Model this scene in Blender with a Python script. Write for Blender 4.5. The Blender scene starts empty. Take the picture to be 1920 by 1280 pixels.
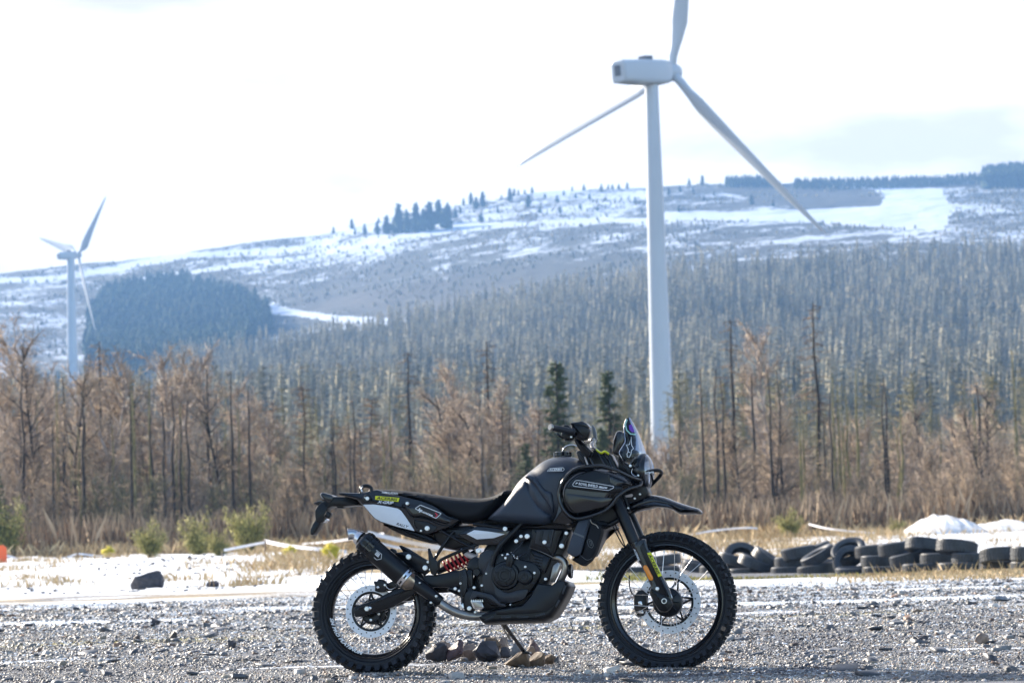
import bpy, math, random
import numpy as np
from mathutils import Vector, Matrix
from mathutils.geometry import delaunay_2d_cdt
R = math.radians
random.seed(7)
rng = np.random.default_rng(11)
SC = bpy.context.scene
COL = SC.collection

# ------------------------------------------------------------------ camera
CAM_H = 0.68
F = 5333.0                      # focal length in photo pixels (100 mm lens, 1920 px wide frame)
PITCH = math.atan(366.0 / F)
cam_d = bpy.data.cameras.new('camera')
cam_d.lens = 100.0; cam_d.sensor_width = 36.0
cam_d.clip_start = 0.1; cam_d.clip_end = 12000
cam_d.dof.use_dof = True; cam_d.dof.focus_distance = 14.45; cam_d.dof.aperture_fstop = 6.3
cam = bpy.data.objects.new('camera', cam_d); COL.objects.link(cam)
ROLL = R(1.65)                  # the camera was held slightly off level
_f = Vector((0, math.cos(PITCH), math.sin(PITCH))); _u0 = Vector((0, -math.sin(PITCH), math.cos(PITCH))); _r0 = Vector((1, 0, 0))
_r = _r0 * math.cos(ROLL) - _u0 * math.sin(ROLL); _u = _r0 * math.sin(ROLL) + _u0 * math.cos(ROLL)
mw_ = Matrix((_r, _u, -_f)).transposed().to_4x4(); mw_.translation = Vector((0, 0, CAM_H)); cam.matrix_world = mw_
SC.camera = cam

# ------------------------------------------------------------------ light and sky
SUN_EL, SUN_AZ = R(22), R(43)   # azimuth measured to the left of the view direction
w = bpy.data.worlds.new('World'); SC.world = w; w.use_nodes = True
nt = w.node_tree; nt.nodes.clear()
wo = nt.nodes.new('ShaderNodeOutputWorld'); bg = nt.nodes.new('ShaderNodeBackground')
sky = nt.nodes.new('ShaderNodeTexSky'); sky.sky_type = 'NISHITA'; sky.sun_disc = False
sky.sun_elevation = SUN_EL; sky.sun_rotation = -SUN_AZ
sky.air_density = 1.0; sky.dust_density = 1.5; sky.ozone_density = 1.5
tc = nt.nodes.new('ShaderNodeTexCoord')
mp = nt.nodes.new('ShaderNodeMapping'); mp.inputs['Scale'].default_value = (1.2, 1.2, 4.0)
nz = nt.nodes.new('ShaderNodeTexNoise'); nz.inputs['Scale'].default_value = 2.6
nz.inputs['Detail'].default_value = 7; nz.inputs['Roughness'].default_value = 0.55
cr = nt.nodes.new('ShaderNodeValToRGB')
cr.color_ramp.elements[0].position = 0.34; cr.color_ramp.elements[0].color = (0.06,)*3 + (1,)
cr.color_ramp.elements[1].position = 0.66; cr.color_ramp.elements[1].color = (0.5,)*3 + (1,)
mx = nt.nodes.new('ShaderNodeMixRGB'); mx.inputs['Color2'].default_value = (5.6, 5.9, 6.5, 1)
nt.links.new(tc.outputs['Generated'], mp.inputs['Vector']); nt.links.new(mp.outputs[0], nz.inputs['Vector'])
sx = nt.nodes.new('ShaderNodeSeparateXYZ'); nt.links.new(tc.outputs['Generated'], sx.inputs[0])
low = nt.nodes.new('ShaderNodeMapRange'); low.inputs[1].default_value = 0.22; low.inputs[2].default_value = 0.62; low.inputs[3].default_value = 0.95; low.inputs[4].default_value = 0.0
low.interpolation_type = 'SMOOTHSTEP'; nt.links.new(sx.outputs[2], low.inputs[0])          # a thin white veil low all round, blue overhead
ad = nt.nodes.new('ShaderNodeMath'); ad.operation = 'ADD'; ad.use_clamp = True
nt.links.new(nz.outputs['Fac'], cr.inputs[0]); nt.links.new(low.outputs[0], ad.inputs[1])
fr_ = nt.nodes.new('ShaderNodeMapRange'); fr_.interpolation_type = 'SMOOTHSTEP'; fr_.inputs[1].default_value = -0.55; fr_.inputs[2].default_value = 0.75; nt.links.new(sx.outputs[1], fr_.inputs[0])   # the veil thins out away from the sun's side of the sky
fm = nt.nodes.new('ShaderNodeMath'); fm.operation = 'MULTIPLY'; nt.links.new(cr.outputs[0], ad.inputs[0]); nt.links.new(ad.outputs[0], fm.inputs[0]); nt.links.new(fr_.outputs[0], fm.inputs[1]); ad = fm
nt.links.new(ad.outputs[0], mx.inputs['Fac'])
nz2 = nt.nodes.new('ShaderNodeTexNoise'); nz2.inputs['Scale'].default_value = 9.0; nz2.inputs['Detail'].default_value = 6; nt.links.new(mp.outputs[0], nz2.inputs['Vector'])
cc = nt.nodes.new('ShaderNodeValToRGB'); cc.color_ramp.elements[0].position = 0.33; cc.color_ramp.elements[0].color = (3.35, 3.1, 3.1, 1); cc.color_ramp.elements[1].position = 0.46; cc.color_ramp.elements[1].color = (4.5, 4.3, 4.15, 1)
nt.links.new(nz2.outputs['Fac'], cc.inputs[0]); nt.links.new(cc.outputs[0], mx.inputs['Color2'])
nt.links.new(sky.outputs[0], mx.inputs['Color1']); nt.links.new(mx.outputs[0], bg.inputs['Color'])
bg.inputs['Strength'].default_value = 0.11
nt.links.new(bg.outputs[0], wo.inputs[0])
w.cycles.sampling_method = 'MANUAL'; w.cycles.sample_map_resolution = 1024
sd = bpy.data.lights.new('sun', 'SUN'); sd.energy = 5.0; sd.angle = R(0.6); sd.color = (1.0, 0.90, 0.76)
so = bpy.data.objects.new('sun', sd); COL.objects.link(so)
sdir = Vector((-math.sin(SUN_AZ) * math.cos(SUN_EL), math.cos(SUN_AZ) * math.cos(SUN_EL), math.sin(SUN_EL)))
so.rotation_euler = sdir.to_track_quat('Z', 'Y').to_euler(); so.location = (-30, 30, 30)
SC.view_settings.view_transform = 'Standard'; SC.view_settings.look = 'None'
SC.view_settings.exposure = 1.55; SC.view_settings.gamma = 1
SC.cycles.use_denoising = True
try: SC.cycles.denoiser = 'OPENIMAGEDENOISE'
except Exception: pass
SC.cycles.max_bounces = 6; SC.cycles.diffuse_bounces = 3; SC.cycles.glossy_bounces = 3
SC.cycles.transparent_max_bounces = 12; SC.cycles.volume_bounces = 1
SC.cycles.caustics_reflective = False; SC.cycles.caustics_refractive = False

# ------------------------------------------------------------------ pixel <-> world
def ray(px, py): return (_f * F + _u * (640 - py) + _r * (px - 960)) / F
def level_y(px, py): return 640 + (py - 640) * math.cos(ROLL) + (px - 960) * math.sin(ROLL)   # picture height once the roll is taken out
def at(px, py, Y):                       # the point seen at a pixel, Y metres in front of the camera
    r = ray(px, py); return Vector((0, 0, CAM_H)) + r * (Y / r.y)
def elev(py): return np.tan(PITCH + np.arctan((640.0 - np.asarray(py, float)) / F))
def colx(px): return (np.asarray(px, float) - 960.0) / 5340.0

# ------------------------------------------------------------------ materials
M = {}
def mat(name, col, rough=0.6, metal=0.0, var=0.0, vscale=8.0, bump=0.0, bscale=60.0, spec=0.5, coat=0.0, island=0.0, col2=None):
    m = bpy.data.materials.new(name); m.use_nodes = True; n = m.node_tree; b = n.nodes['Principled BSDF']
    b.inputs['Base Color'].default_value = (*col, 1); b.inputs['Roughness'].default_value = rough
    b.inputs['Metallic'].default_value = metal; b.inputs['Specular IOR Level'].default_value = spec
    if coat: b.inputs['Coat Weight'].default_value = coat; b.inputs['Coat Roughness'].default_value = 0.15
    tcn = n.nodes.new('ShaderNodeTexCoord')
    if var or island or col2:
        dark = tuple(c * (1 - var) for c in col); lite = tuple(min(1, c * (1 + var)) for c in col) if col2 is None else col2
        r = n.nodes.new('ShaderNodeMixRGB'); r.inputs[1].default_value = (*dark, 1); r.inputs[2].default_value = (*lite, 1)
        if island:
            g = n.nodes.new('ShaderNodeNewGeometry'); n.links.new(g.outputs['Random Per Island'], r.inputs[0])
        else:
            t = n.nodes.new('ShaderNodeTexNoise'); t.inputs['Scale'].default_value = vscale; t.inputs['Detail'].default_value = 5
            n.links.new(tcn.outputs['Object'], t.inputs['Vector'])
            q = n.nodes.new('ShaderNodeMapRange'); q.inputs[1].default_value = 0.3; q.inputs[2].default_value = 0.7
            n.links.new(t.outputs['Fac'], q.inputs[0]); n.links.new(q.outputs[0], r.inputs[0])
        n.links.new(r.outputs[0], b.inputs['Base Color'])
    if bump:
        t = n.nodes.new('ShaderNodeTexNoise'); t.inputs['Scale'].default_value = bscale; t.inputs['Detail'].default_value = 4
        n.links.new(tcn.outputs['Object'], t.inputs['Vector'])
        q = n.nodes.new('ShaderNodeBump'); q.inputs['Strength'].default_value = bump; q.inputs['Distance'].default_value = 0.002
        n.links.new(t.outputs['Fac'], q.inputs['Height']); n.links.new(q.outputs[0], b.inputs['Normal'])
    M[name] = m; return m
mat('rubber', (0.007, 0.009, 0.015), 0.48, spec=.34, col2=(.016, .019, .026), vscale=9, bump=0.3, bscale=300)
mat('rubber_old', (0.038, 0.044, 0.055), 0.48, var=0.45, vscale=7, bump=0.4, bscale=80)
mat('plastic', (0.003, 0.004, 0.0065), 0.30, spec=.38, bump=0.12, bscale=900, var=0.2, vscale=20)
mat('gloss', (0.003, 0.0035, 0.006), 0.17, var=0.1, spec=.7)
mat('satin', (0.026, 0.034, 0.050), 0.38, bump=0.25, bscale=1500, var=0.12, vscale=10)
mat('knee', (0.026, 0.036, 0.056), 0.48, bump=0.3, bscale=1500)
mat('fabric', (0.004, 0.005, 0.008), 0.72, spec=.35, bump=0.4, bscale=1200)
mat('engine', (0.004, 0.0055, 0.009), 0.30, spec=.4, bump=0.25, bscale=700, var=0.3, vscale=30)
mat('engine_lite', (0.013, 0.016, 0.024), 0.36, bump=0.2, bscale=700, var=0.3, vscale=25)
mat('bolt', (0.80, 0.81, 0.83), 0.28, 0.9)
mat('steel', (0.62, 0.62, 0.64), 0.25, 1.0, var=0.15, vscale=30)
mat('steel_tan', (0.46, 0.38, 0.30), 0.30, 1.0, var=0.3, vscale=18)
mat('steel_dark', (0.32, 0.30, 0.275), 0.28, 0.9, var=0.3, vscale=15)
mat('disc', (0.72, 0.74, 0.80), 0.42, 0.55, var=0.06, vscale=40)
mat('spoke', (0.66, 0.66, 0.68), 0.3, 0.9)
mat('white', (0.78, 0.80, 0.84), 0.45)
mat('decal_white', (0.85, 0.86, 0.88), 0.5)
mat('yellow', (0.78, 0.78, 0.02), 0.45)
mat('orange', (0.95, 0.28, 0.01), 0.25, coat=0.5)
mat('red', (0.45, 0.012, 0.02), 0.35)
mat('decal_red', (0.75, 0.02, 0.06), 0.4)
mat('blackink', (0.01, 0.01, 0.012), 0.5)
mat('purple', (0.16, 0.05, 0.42), 0.3)
mat('teal', (0.35, 0.62, 0.52), 0.4)
mat('mirror_grey', (0.10, 0.11, 0.12), 0.3)
mat('reservoir', (0.62, 0.55, 0.54), 0.35)
def tint_mat(name, c1, c2):
    m = bpy.data.materials.new(name); m.use_nodes = True; n = m.node_tree; b = n.nodes['Principled BSDF']; b.inputs['Roughness'].default_value = .9; b.inputs['Specular IOR Level'].default_value = .2
    at_ = n.nodes.new('ShaderNodeAttribute'); at_.attribute_name = 'tint'; g = n.nodes.new('ShaderNodeNewGeometry')
    ad = n.nodes.new('ShaderNodeMath'); ad.operation = 'MULTIPLY_ADD'; ad.inputs[1].default_value = .25; n.links.new(g.outputs['Random Per Island'], ad.inputs[0]); n.links.new(at_.outputs['Fac'], ad.inputs[2])
    x = n.nodes.new('ShaderNodeMixRGB'); x.inputs[1].default_value = (*c1, 1); x.inputs[2].default_value = (*c2, 1); n.links.new(ad.outputs[0], x.inputs[0]); n.links.new(x.outputs[0], b.inputs['Base Color']); M[name] = m
def glass(name, tint, mixw, rough=0.04):
    m = bpy.data.materials.new(name); m.use_nodes = True; n = m.node_tree; n.nodes.clear()
    o = n.nodes.new('ShaderNodeOutputMaterial'); a = n.nodes.new('ShaderNodeBsdfTransparent'); a.inputs[0].default_value = (*tint, 1)
    g = n.nodes.new('ShaderNodeBsdfGlossy'); g.inputs['Roughness'].default_value = rough; g.inputs[0].default_value = (0.85, 0.9, 1, 1)
    x = n.nodes.new('ShaderNodeMixShader'); fr = n.nodes.new('ShaderNodeFresnel'); fr.inputs[0].default_value = 1.5
    ad = n.nodes.new('ShaderNodeMath'); ad.operation = 'MULTIPLY_ADD'; ad.inputs[1].default_value = .45 if name == 'screen' else 1.0; ad.inputs[2].default_value = mixw
    n.links.new(fr.outputs[0], ad.inputs[0]); n.links.new(ad.outputs[0], x.inputs[0]); n.links.new(a.outputs[0], x.inputs[1]); n.links.new(g.outputs[0], x.inputs[2])
    n.links.new(x.outputs[0], o.inputs[0]); M[name] = m
glass('screen', (0.42, 0.46, 0.49), 0.0); glass('lens', (0.75, 0.8, 0.85), 0.12)

# ------------------------------------------------------------------ object helpers
def mk(name, verts, faces, m=None, parent=None, org=(0, 0, 0), smooth=35, link=True):
    me = bpy.data.meshes.new(name)
    v = np.asarray(verts, dtype=np.float64).reshape(-1, 3) - np.asarray(org, float)
    if isinstance(faces, np.ndarray):
        k = faces.shape[1]; nf = len(faces)
        me.vertices.add(len(v)); me.vertices.foreach_set('co', v.astype(np.float32).ravel())
        me.loops.add(nf * k); me.loops.foreach_set('vertex_index', faces.astype(np.int32).ravel())
        me.polygons.add(nf); me.polygons.foreach_set('loop_start', np.arange(0, nf * k, k, dtype=np.int32))
        me.polygons.foreach_set('loop_total', np.full(nf, k, dtype=np.int32))
        me.update(calc_edges=True)
    else:
        me.from_pydata([tuple(x) for x in v], [], [tuple(int(i) for i in f) for f in faces]); me.update()
    if m is not None:
        for q in (m if isinstance(m, (list, tuple)) else [m]): me.materials.append(M[q] if isinstance(q, str) else q)
    if smooth:
        me.shade_smooth()
        if smooth < 180: me.set_sharp_from_angle(angle=R(smooth))
    o = bpy.data.objects.new(name, me)
    if link: COL.objects.link(o)
    if parent is not None: o.parent = parent
    return o
def tag(o, label=None, cat=None, group=None, kind=None):
    if label: o['label'] = label
    if cat: o['category'] = cat
    if group: o['group'] = group
    if kind: o['kind'] = kind
    return o
def empty(name, loc=(0, 0, 0), parent=None):
    o = bpy.data.objects.new(name, None); COL.objects.link(o); o.location = loc; o.empty_display_size = 0.2
    if parent is not None: o.parent = parent
    return o
def copy_tree(o, parent=None):
    c = o.copy(); COL.objects.link(c)
    if parent is not None: c.parent = parent
    for ch in list(o.children):
        copy_tree(ch, c)
    return c
class MB:
    def __init__(s): s.v = []; s.f = []
    def add(s, V, Fc):
        b = len(s.v); s.v += [tuple(x) for x in V]; s.f += [tuple(i + b for i in f) for f in Fc]; return s
    def build(s, name, m, parent=None, org=(0, 0, 0), smooth=35): return mk(name, s.v, s.f, m, parent, org, smooth)
def smooth_path(pts, sub=5):
    P_ = [Vector(p) for p in pts]
    if len(P_) < 3: return P_
    out = []
    for i in range(len(P_) - 1):
        p0 = P_[max(i - 1, 0)]; p1 = P_[i]; p2 = P_[i + 1]; p3 = P_[min(i + 2, len(P_) - 1)]
        for k in range(sub):
            t = k / sub
            out.append(0.5 * ((2 * p1) + (p2 - p0) * t + (2 * p0 - 5 * p1 + 4 * p2 - p3) * t * t + (3 * p1 - p0 - 3 * p2 + p3) * t ** 3))
    out.append(P_[-1]); return out
def tube_vf(pts, rad, n=10, caps=True):
    pts = [Vector(p) for p in pts]; N = len(pts)
    if not hasattr(rad, '__len__'): rad = [rad] * N
    elif len(rad) != N: rad = list(np.interp(np.linspace(0, 1, N), np.linspace(0, 1, len(rad)), rad))
    V = []; Fc = []
    t0 = (pts[1] - pts[0]).normalized()
    a = t0.orthogonal().normalized()
    for i in range(N):
        t = (pts[min(i + 1, N - 1)] - pts[max(i - 1, 0)]).normalized()
        a = (a - t * a.dot(t)).normalized(); b = t.cross(a)
        for k in range(n):
            th = 2 * math.pi * k / n
            V.append(pts[i] + (a * math.cos(th) + b * math.sin(th)) * rad[i])
    for i in range(N - 1):
        for k in range(n):
            k2 = (k + 1) % n
            Fc.append((i * n + k, i * n + k2, (i + 1) * n + k2, (i + 1) * n + k))
    if caps: Fc.append(tuple(range(n - 1, -1, -1))); Fc.append(tuple((N - 1) * n + k for k in range(n)))
    return V, Fc
def revolve(C, ax, u, v, prof, n=48, close=True):
    """prof: list of (radius, offset along ax); loop if close"""
    V = []; Fc = []; m = len(prof)
    for i in range(n):
        th = 2 * math.pi * i / n; e = u * math.cos(th) + v * math.sin(th)
        for (r, o) in prof: V.append(C + e * r + ax * o)
    for i in range(n):
        j = (i + 1) % n
        for k in range(m if close else m - 1):
            k2 = (k + 1) % m
            Fc.append((i * m + k, j * m + k, j * m + k2, i * m + k2))
    return V, Fc
# ================================================================== THE PLACE
def fbm(x, y, seed=0, octs=5, base=1.0, rough=0.5):
    """cheap value noise, -1..1"""
    out = np.zeros(np.broadcast(x, y).shape); a = 1.0; tot = 0; fr = base
    r_ = np.random.default_rng(seed)
    for o in range(octs):
        T = r_.uniform(-1, 1, (256, 256)); ox, oy = r_.uniform(0, 100, 2)
        X = x * fr + ox; Y = y * fr + oy
        xi = np.floor(X).astype(int); yi = np.floor(Y).astype(int); fx = X - xi; fy = Y - yi
        fx = fx * fx * (3 - 2 * fx); fy = fy * fy * (3 - 2 * fy)
        g = lambda i, j: T[(xi + i) % 256, (yi + j) % 256]
        out += a * ((g(0, 0) * (1 - fx) + g(1, 0) * fx) * (1 - fy) + (g(0, 1) * (1 - fx) + g(1, 1) * fx) * fy)
        tot += a; a *= rough; fr *= 2
    return out / tot
# heights of the land: for each viewing direction a profile over distance
XP = np.array([-2500, -600, 0, 200, 420, 600, 800, 1000, 1270, 1500, 1700, 1920, 2600, 4500], float)
def prof_at(tab, x): return np.interp(x, XP, np.array(tab, float))
Y_SKY = prof_at  # alias
T_BASE = [900, 880, 860, 860, 855, 850, 850, 845, 840, 835, 830, 825, 820, 900]
T_TOP  = [800, 780, 740, 715, 690, 655, 618, 585, 535, 522, 508, 498, 480, 700]
T_BACK = [720, 690, 655, 665, 640, 606, 560, 520, 474, 458, 446, 436, 420, 650]
T_SKY  = [620, 540, 511, 492, 463, 440, 392, 360, 347, 341, 338, 326, 330, 560]
def ground_z(X, Y):
    X = np.asarray(X, float); Y = np.asarray(Y, float)
    Ys = np.maximum(Y, 1.0); px = 960 + X / Ys * 5340.0
    # near field: level yard, a shallow dip under the tyre wall, then a low bank
    sm = lambda v: v * v * (3 - 2 * v)
    rr = sm(np.clip((px - 900) / 500, 0, 1))
    z0 = -.22 * rr * sm(np.clip((Y - 38) / 14, 0, 1)) + (.40 + .22 * rr) * sm(np.clip((Y - 58) / 34, 0, 1))
    z0 = z0 + 0.012 * fbm(X, Y, 3, 3, 1.3) * (Y < 60) + 0.15 * np.clip((Y - 42) / 8, 0, 1) * np.clip((1000 - px) / 200, 0, 1) * np.maximum(fbm(X, Y * .5, 6, 5, 0.6, .6), -.25)
    # the bank beyond the yard
    ze = z0 * np.clip((118 - Y) / 18, 0, 1)
    zdrop = -5.5 * np.clip((Y - 98) / 80, 0, 1) ** 1.0 - 2.0 * np.clip((Y - 180) / 150, 0, 1)
    znear = ze + zdrop
    L = lambda a, b, lo, hi: a + (b - a) * np.clip((Y - lo) / (hi - lo), 0, 1)
    # keep screen-space monotone by blending elevation angles
    tr_ = (np.clip(px, -1500, 3400) - 960) * math.sin(ROLL)
    eb = elev(prof_at(T_BASE, px) + tr_); et = elev(prof_at(T_TOP, px) + tr_); ek = elev(prof_at(T_BACK, px) + tr_); es = elev(prof_at(T_SKY, px) + tr_)
    zb = CAM_H + eb * 620.0; zs = CAM_H + es * 2650.0
    z = np.where(Y < 330, znear, 0)
    z = np.where((Y >= 330) & (Y < 620), L(znear, zb, 330, 620), z)
    e2 = L(eb, et, 620, 1550); z = np.where((Y >= 620) & (Y < 1550), CAM_H + e2 * Y, z)
    e3 = L(et, ek, 1550, 1950); z = np.where((Y >= 1550) & (Y < 1950), CAM_H + e3 * Y, z)
    e4 = L(ek, es, 1950, 2650); z = np.where((Y >= 1950) & (Y < 2650), CAM_H + e4 * Y, z)
    z = np.where(Y >= 2650, zs - (Y - 2650) * 0.12, z)
    far = np.clip((Y - 500) / 500, 0, 1) * np.clip((2900 - Y) / 200, 0, 1)
    return z + far * (2.6 * fbm(X, Y, 9, 4, 0.012) + 0.8 * fbm(X, Y, 10, 3, 0.08))

def grid_mesh(name, us, Ys, m, attrs=None, smooth=180):
    U, YY = np.meshgrid(us, Ys); X = U * YY; Z = ground_z(X, YY)
    V = np.stack([X, YY, Z], -1).reshape(-1, 3)
    nu = len(us); ny = len(Ys)
    i = np.arange(ny - 1)[:, None] * nu + np.arange(nu - 1)[None, :]
    Fc = np.stack([i, i + 1, i + nu + 1, i + nu], -1).reshape(-1, 4)
    o = mk(name, V, Fc, m, smooth=smooth)
    if attrs:
        for k, fn in attrs.items():
            a = o.data.attributes.new(k, 'FLOAT', 'POINT'); a.data.foreach_set('value', fn(X, YY).astype(np.float32).ravel())
    return o

def attr_ground(name, base_cols, snowcol, scale, kind):
    """soil/grass colours with snow lying where the attribute 'snow' and a noise agree"""
    m = bpy.data.materials.new(name); m.use_nodes = True; n = m.node_tree; L = n.links.new; b = n.nodes['Principled BSDF']
    b.inputs['Roughness'].default_value = 0.9; b.inputs['Specular IOR Level'].default_value = 0.25
    g = n.nodes.new('ShaderNodeTexCoord')
    def noise(sc, det=6, rough=0.6, vec=None):
        t = n.nodes.new('ShaderNodeTexNoise'); t.inputs['Scale'].default_value = sc; t.inputs['Detail'].default_value = det; t.inputs['Roughness'].default_value = rough
        L(vec or g.outputs['Object'], t.inputs['Vector']); return t.outputs['Fac']
    r = n.nodes.new('ShaderNodeValToRGB'); L(noise(scale * 0.8), r.inputs[0])
    el = r.color_ramp.elements
    el[0].position = 0.35; el[0].color = (*base_cols[0], 1); el[1].position = 0.65; el[1].color = (*base_cols[-1], 1)
    for k, c in enumerate(base_cols[1:-1]):
        e = el.new(0.35 + 0.3 * (k + 1) / (len(base_cols) - 1)); e.color = (*c, 1)
    at_ = n.nodes.new('ShaderNodeAttribute'); at_.attribute_name = 'snow'
    brown = n.nodes.new('ShaderNodeAttribute'); brown.attribute_name = 'dry'
    mxd = n.nodes.new('ShaderNodeMixRGB'); L(brown.outputs['Fac'], mxd.inputs[0]); L(r.outputs[0], mxd.inputs[1])
    mxd.inputs[2].default_value = (0.48, 0.36, 0.20, 1) if kind == 'near' else (0.055, 0.05, 0.042, 1)
    if kind == 'near':
        moss = n.nodes.new('ShaderNodeAttribute'); moss.attribute_name = 'moss'
        mm = n.nodes.new('ShaderNodeMixRGB'); L(moss.outputs['Fac'], mm.inputs[0]); L(mxd.outputs[0], mm.inputs[1]); mm.inputs[2].default_value = (0.26, 0.22, 0.05, 1); mxd = mm
    s = n.nodes.new('ShaderNodeMath'); s.operation = 'ADD'; L(noise(scale * 1.7, 8, 0.68), s.inputs[0])
    at2 = n.nodes.new('ShaderNodeMath'); at2.operation = 'SUBTRACT'; L(at_.outputs['Fac'], at2.inputs[0]); at2.inputs[1].default_value = 0.5
    L(at2.outputs[0], s.inputs[1])
    q = n.nodes.new('ShaderNodeMapRange'); q.inputs[1].default_value = 0.47; q.inputs[2].default_value = 0.54; L(s.outputs[0], q.inputs[0])
    x = n.nodes.new('ShaderNodeMixRGB'); L(q.outputs[0], x.inputs[0]); L(mxd.outputs[0], x.inputs[1]); x.inputs[2].default_value = (*snowcol, 1)
    L(x.outputs[0], b.inputs['Base Color'])
    bp = n.nodes.new('ShaderNodeBump'); bp.inputs['Strength'].default_value = 0.7; bp.inputs['Distance'].default_value = 0.02 if kind == 'near' else 1.2
    L(noise(scale * (9 if kind == 'near' else 3), 5), bp.inputs['Height']); L(bp.outputs[0], b.inputs['Normal'])
    M[name] = m; return m
attr_ground('yard_mat', [(0.10, 0.105, 0.12), (0.17, 0.175, 0.19), (0.26, 0.26, 0.275)], (0.80, 0.83, 0.88), 9.0, 'near')
attr_ground('verge_mat', [(0.10, 0.09, 0.05), (0.26, 0.19, 0.10), (0.38, 0.28, 0.15)], (0.86, 0.88, 0.92), 1.1, 'near')
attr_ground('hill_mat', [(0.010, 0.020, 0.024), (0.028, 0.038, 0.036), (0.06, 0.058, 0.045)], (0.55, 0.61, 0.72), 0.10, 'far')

def yard_snow(X, Y):
    px = 960 + X / Y * 5340; rt = np.clip((px - 1100) / 350, 0, 1); lf = 1 - np.clip((px - 450) / 400, 0, 1)
    s = 0.30 + 0.30 * fbm(X * 0.35, Y * 1.4, 21, 5, 1.0) + 0.14 * np.clip((Y - 20) / 13, 0, 1)
    s = s + (0.34 + .1 * lf - .34 * rt) * np.clip((Y - 41) / 4, 0, 1) + .30 * fbm(X * .5, Y * .35, 26, 4, 1.0) * (Y > 38)
    for y0, wd_, k in ((15.6, .12, 91), (17.4, .25, 92), (19.6, .2, 93), (23.6, .35, 94), (26.6, .5, 95), (30.5, .5, 96)):
        s = s + 0.42 * np.exp(-((Y - y0 - 0.35 * fbm(X, X * 0, k + 10, 2, .5)) / wd_) ** 2) * np.clip(.1 + 2.2 * fbm(X, Y * .2, k, 3, .55), 0, 1)
    s = s + .18 * np.exp(-((Y - 36.5) / 2.2) ** 2) * (.6 + rt) + .25 * fbm(X * .7, Y * .5, 98, 4, 1.2) * (Y > 33)
    return np.clip(s, 0, 1)
def yard_dry(X, Y):
    px = 960 + X / Y * 5340
    d = np.clip(0.9 * np.exp(-((Y - 38.5) / 4.0) ** 2) + (Y > 43) * 0.8, 0, 1)
    return d * np.clip(0.6 + 1.6 * fbm(X * .6, Y, 23, 4, 1.0), 0, 1)
def yard_moss(X, Y):
    return np.clip(np.exp(-((Y - 21.4 + 0.3 * np.sin(X * 1.3)) / 1.2) ** 2) * (0.15 + 2.2 * fbm(X * .5, Y * 1.4, 24, 4, 1.0)), 0, 1) + 0.8 * ((Y > 41) & (Y < 57) & (X > .5)) * np.clip(.6 + fbm(X, Y, 25, 3, 1), 0, 1)
o = grid_mesh('gravel_yard', np.linspace(-.26, .26, 330), 9.0 * (55 / 9.0) ** np.linspace(0, 1, 420), 'yard_mat',
              {'snow': yard_snow, 'dry': yard_dry, 'moss': yard_moss})
tag(o, kind='structure')
def verge_snow(X, Y):
    px = 960 + X / Y * 5340
    s = 0.66 + 0.25 * fbm(X * .3, Y * .12, 31, 4, 1.0)
    s = s - 0.36 * np.exp(-((px - 760) / 230) ** 2) - 0.16 * np.exp(-((px - 1400) / 160) ** 2) + 0.1 * (px < 420)
    s = s - 0.3 * (Y > 100)
    return np.clip(s, 0, 1)
o = grid_mesh('snowy_verge', np.linspace(-.45, .45, 260), 55 * (330 / 55) ** np.linspace(0, 1, 150), 'verge_mat',
              {'snow': verge_snow, 'dry': lambda X, Y: np.clip(.35 + fbm(X * .3, Y * .2, 32, 4, 1), 0, 1), 'moss': lambda X, Y: 0 * X})
tag(o, kind='structure')
# the surrounding level ground, behind and beside the camera (a sheet out to the horizon lies under everything)
V = [(-70, -90, -.02), (70, -90, -.02), (70, 9.0, -.02), (-70, 9.0, -.02)]
def plain(name, x0, x1, y0, y1, z, m, n=2):
    xs = np.linspace(x0, x1, n); ys = np.linspace(y0, y1, n); X, Y = np.meshgrid(xs, ys)
    V = np.stack([X, Y, np.full_like(X, z)], -1).reshape(-1, 3); i = np.arange(n - 1)[:, None] * n + np.arange(n - 1)
    o = mk(name, V, np.stack([i, i + 1, i + n + 1, i + n], -1).reshape(-1, 4), m, smooth=0); tag(o, kind='structure')
    for k, v in (('snow', .3), ('dry', 0), ('moss', 0)):
        a = o.data.attributes.new(k, 'FLOAT', 'POINT'); a.data.foreach_set('value', np.full(n * n, v, np.float32))
    return o
plain('surrounding_ground', -60, 60, -60, 60, -0.12, 'yard_mat')
plain('valley_floor', -2400, 2400, -60.0, 3300, -14.0, 'hill_mat')

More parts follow.
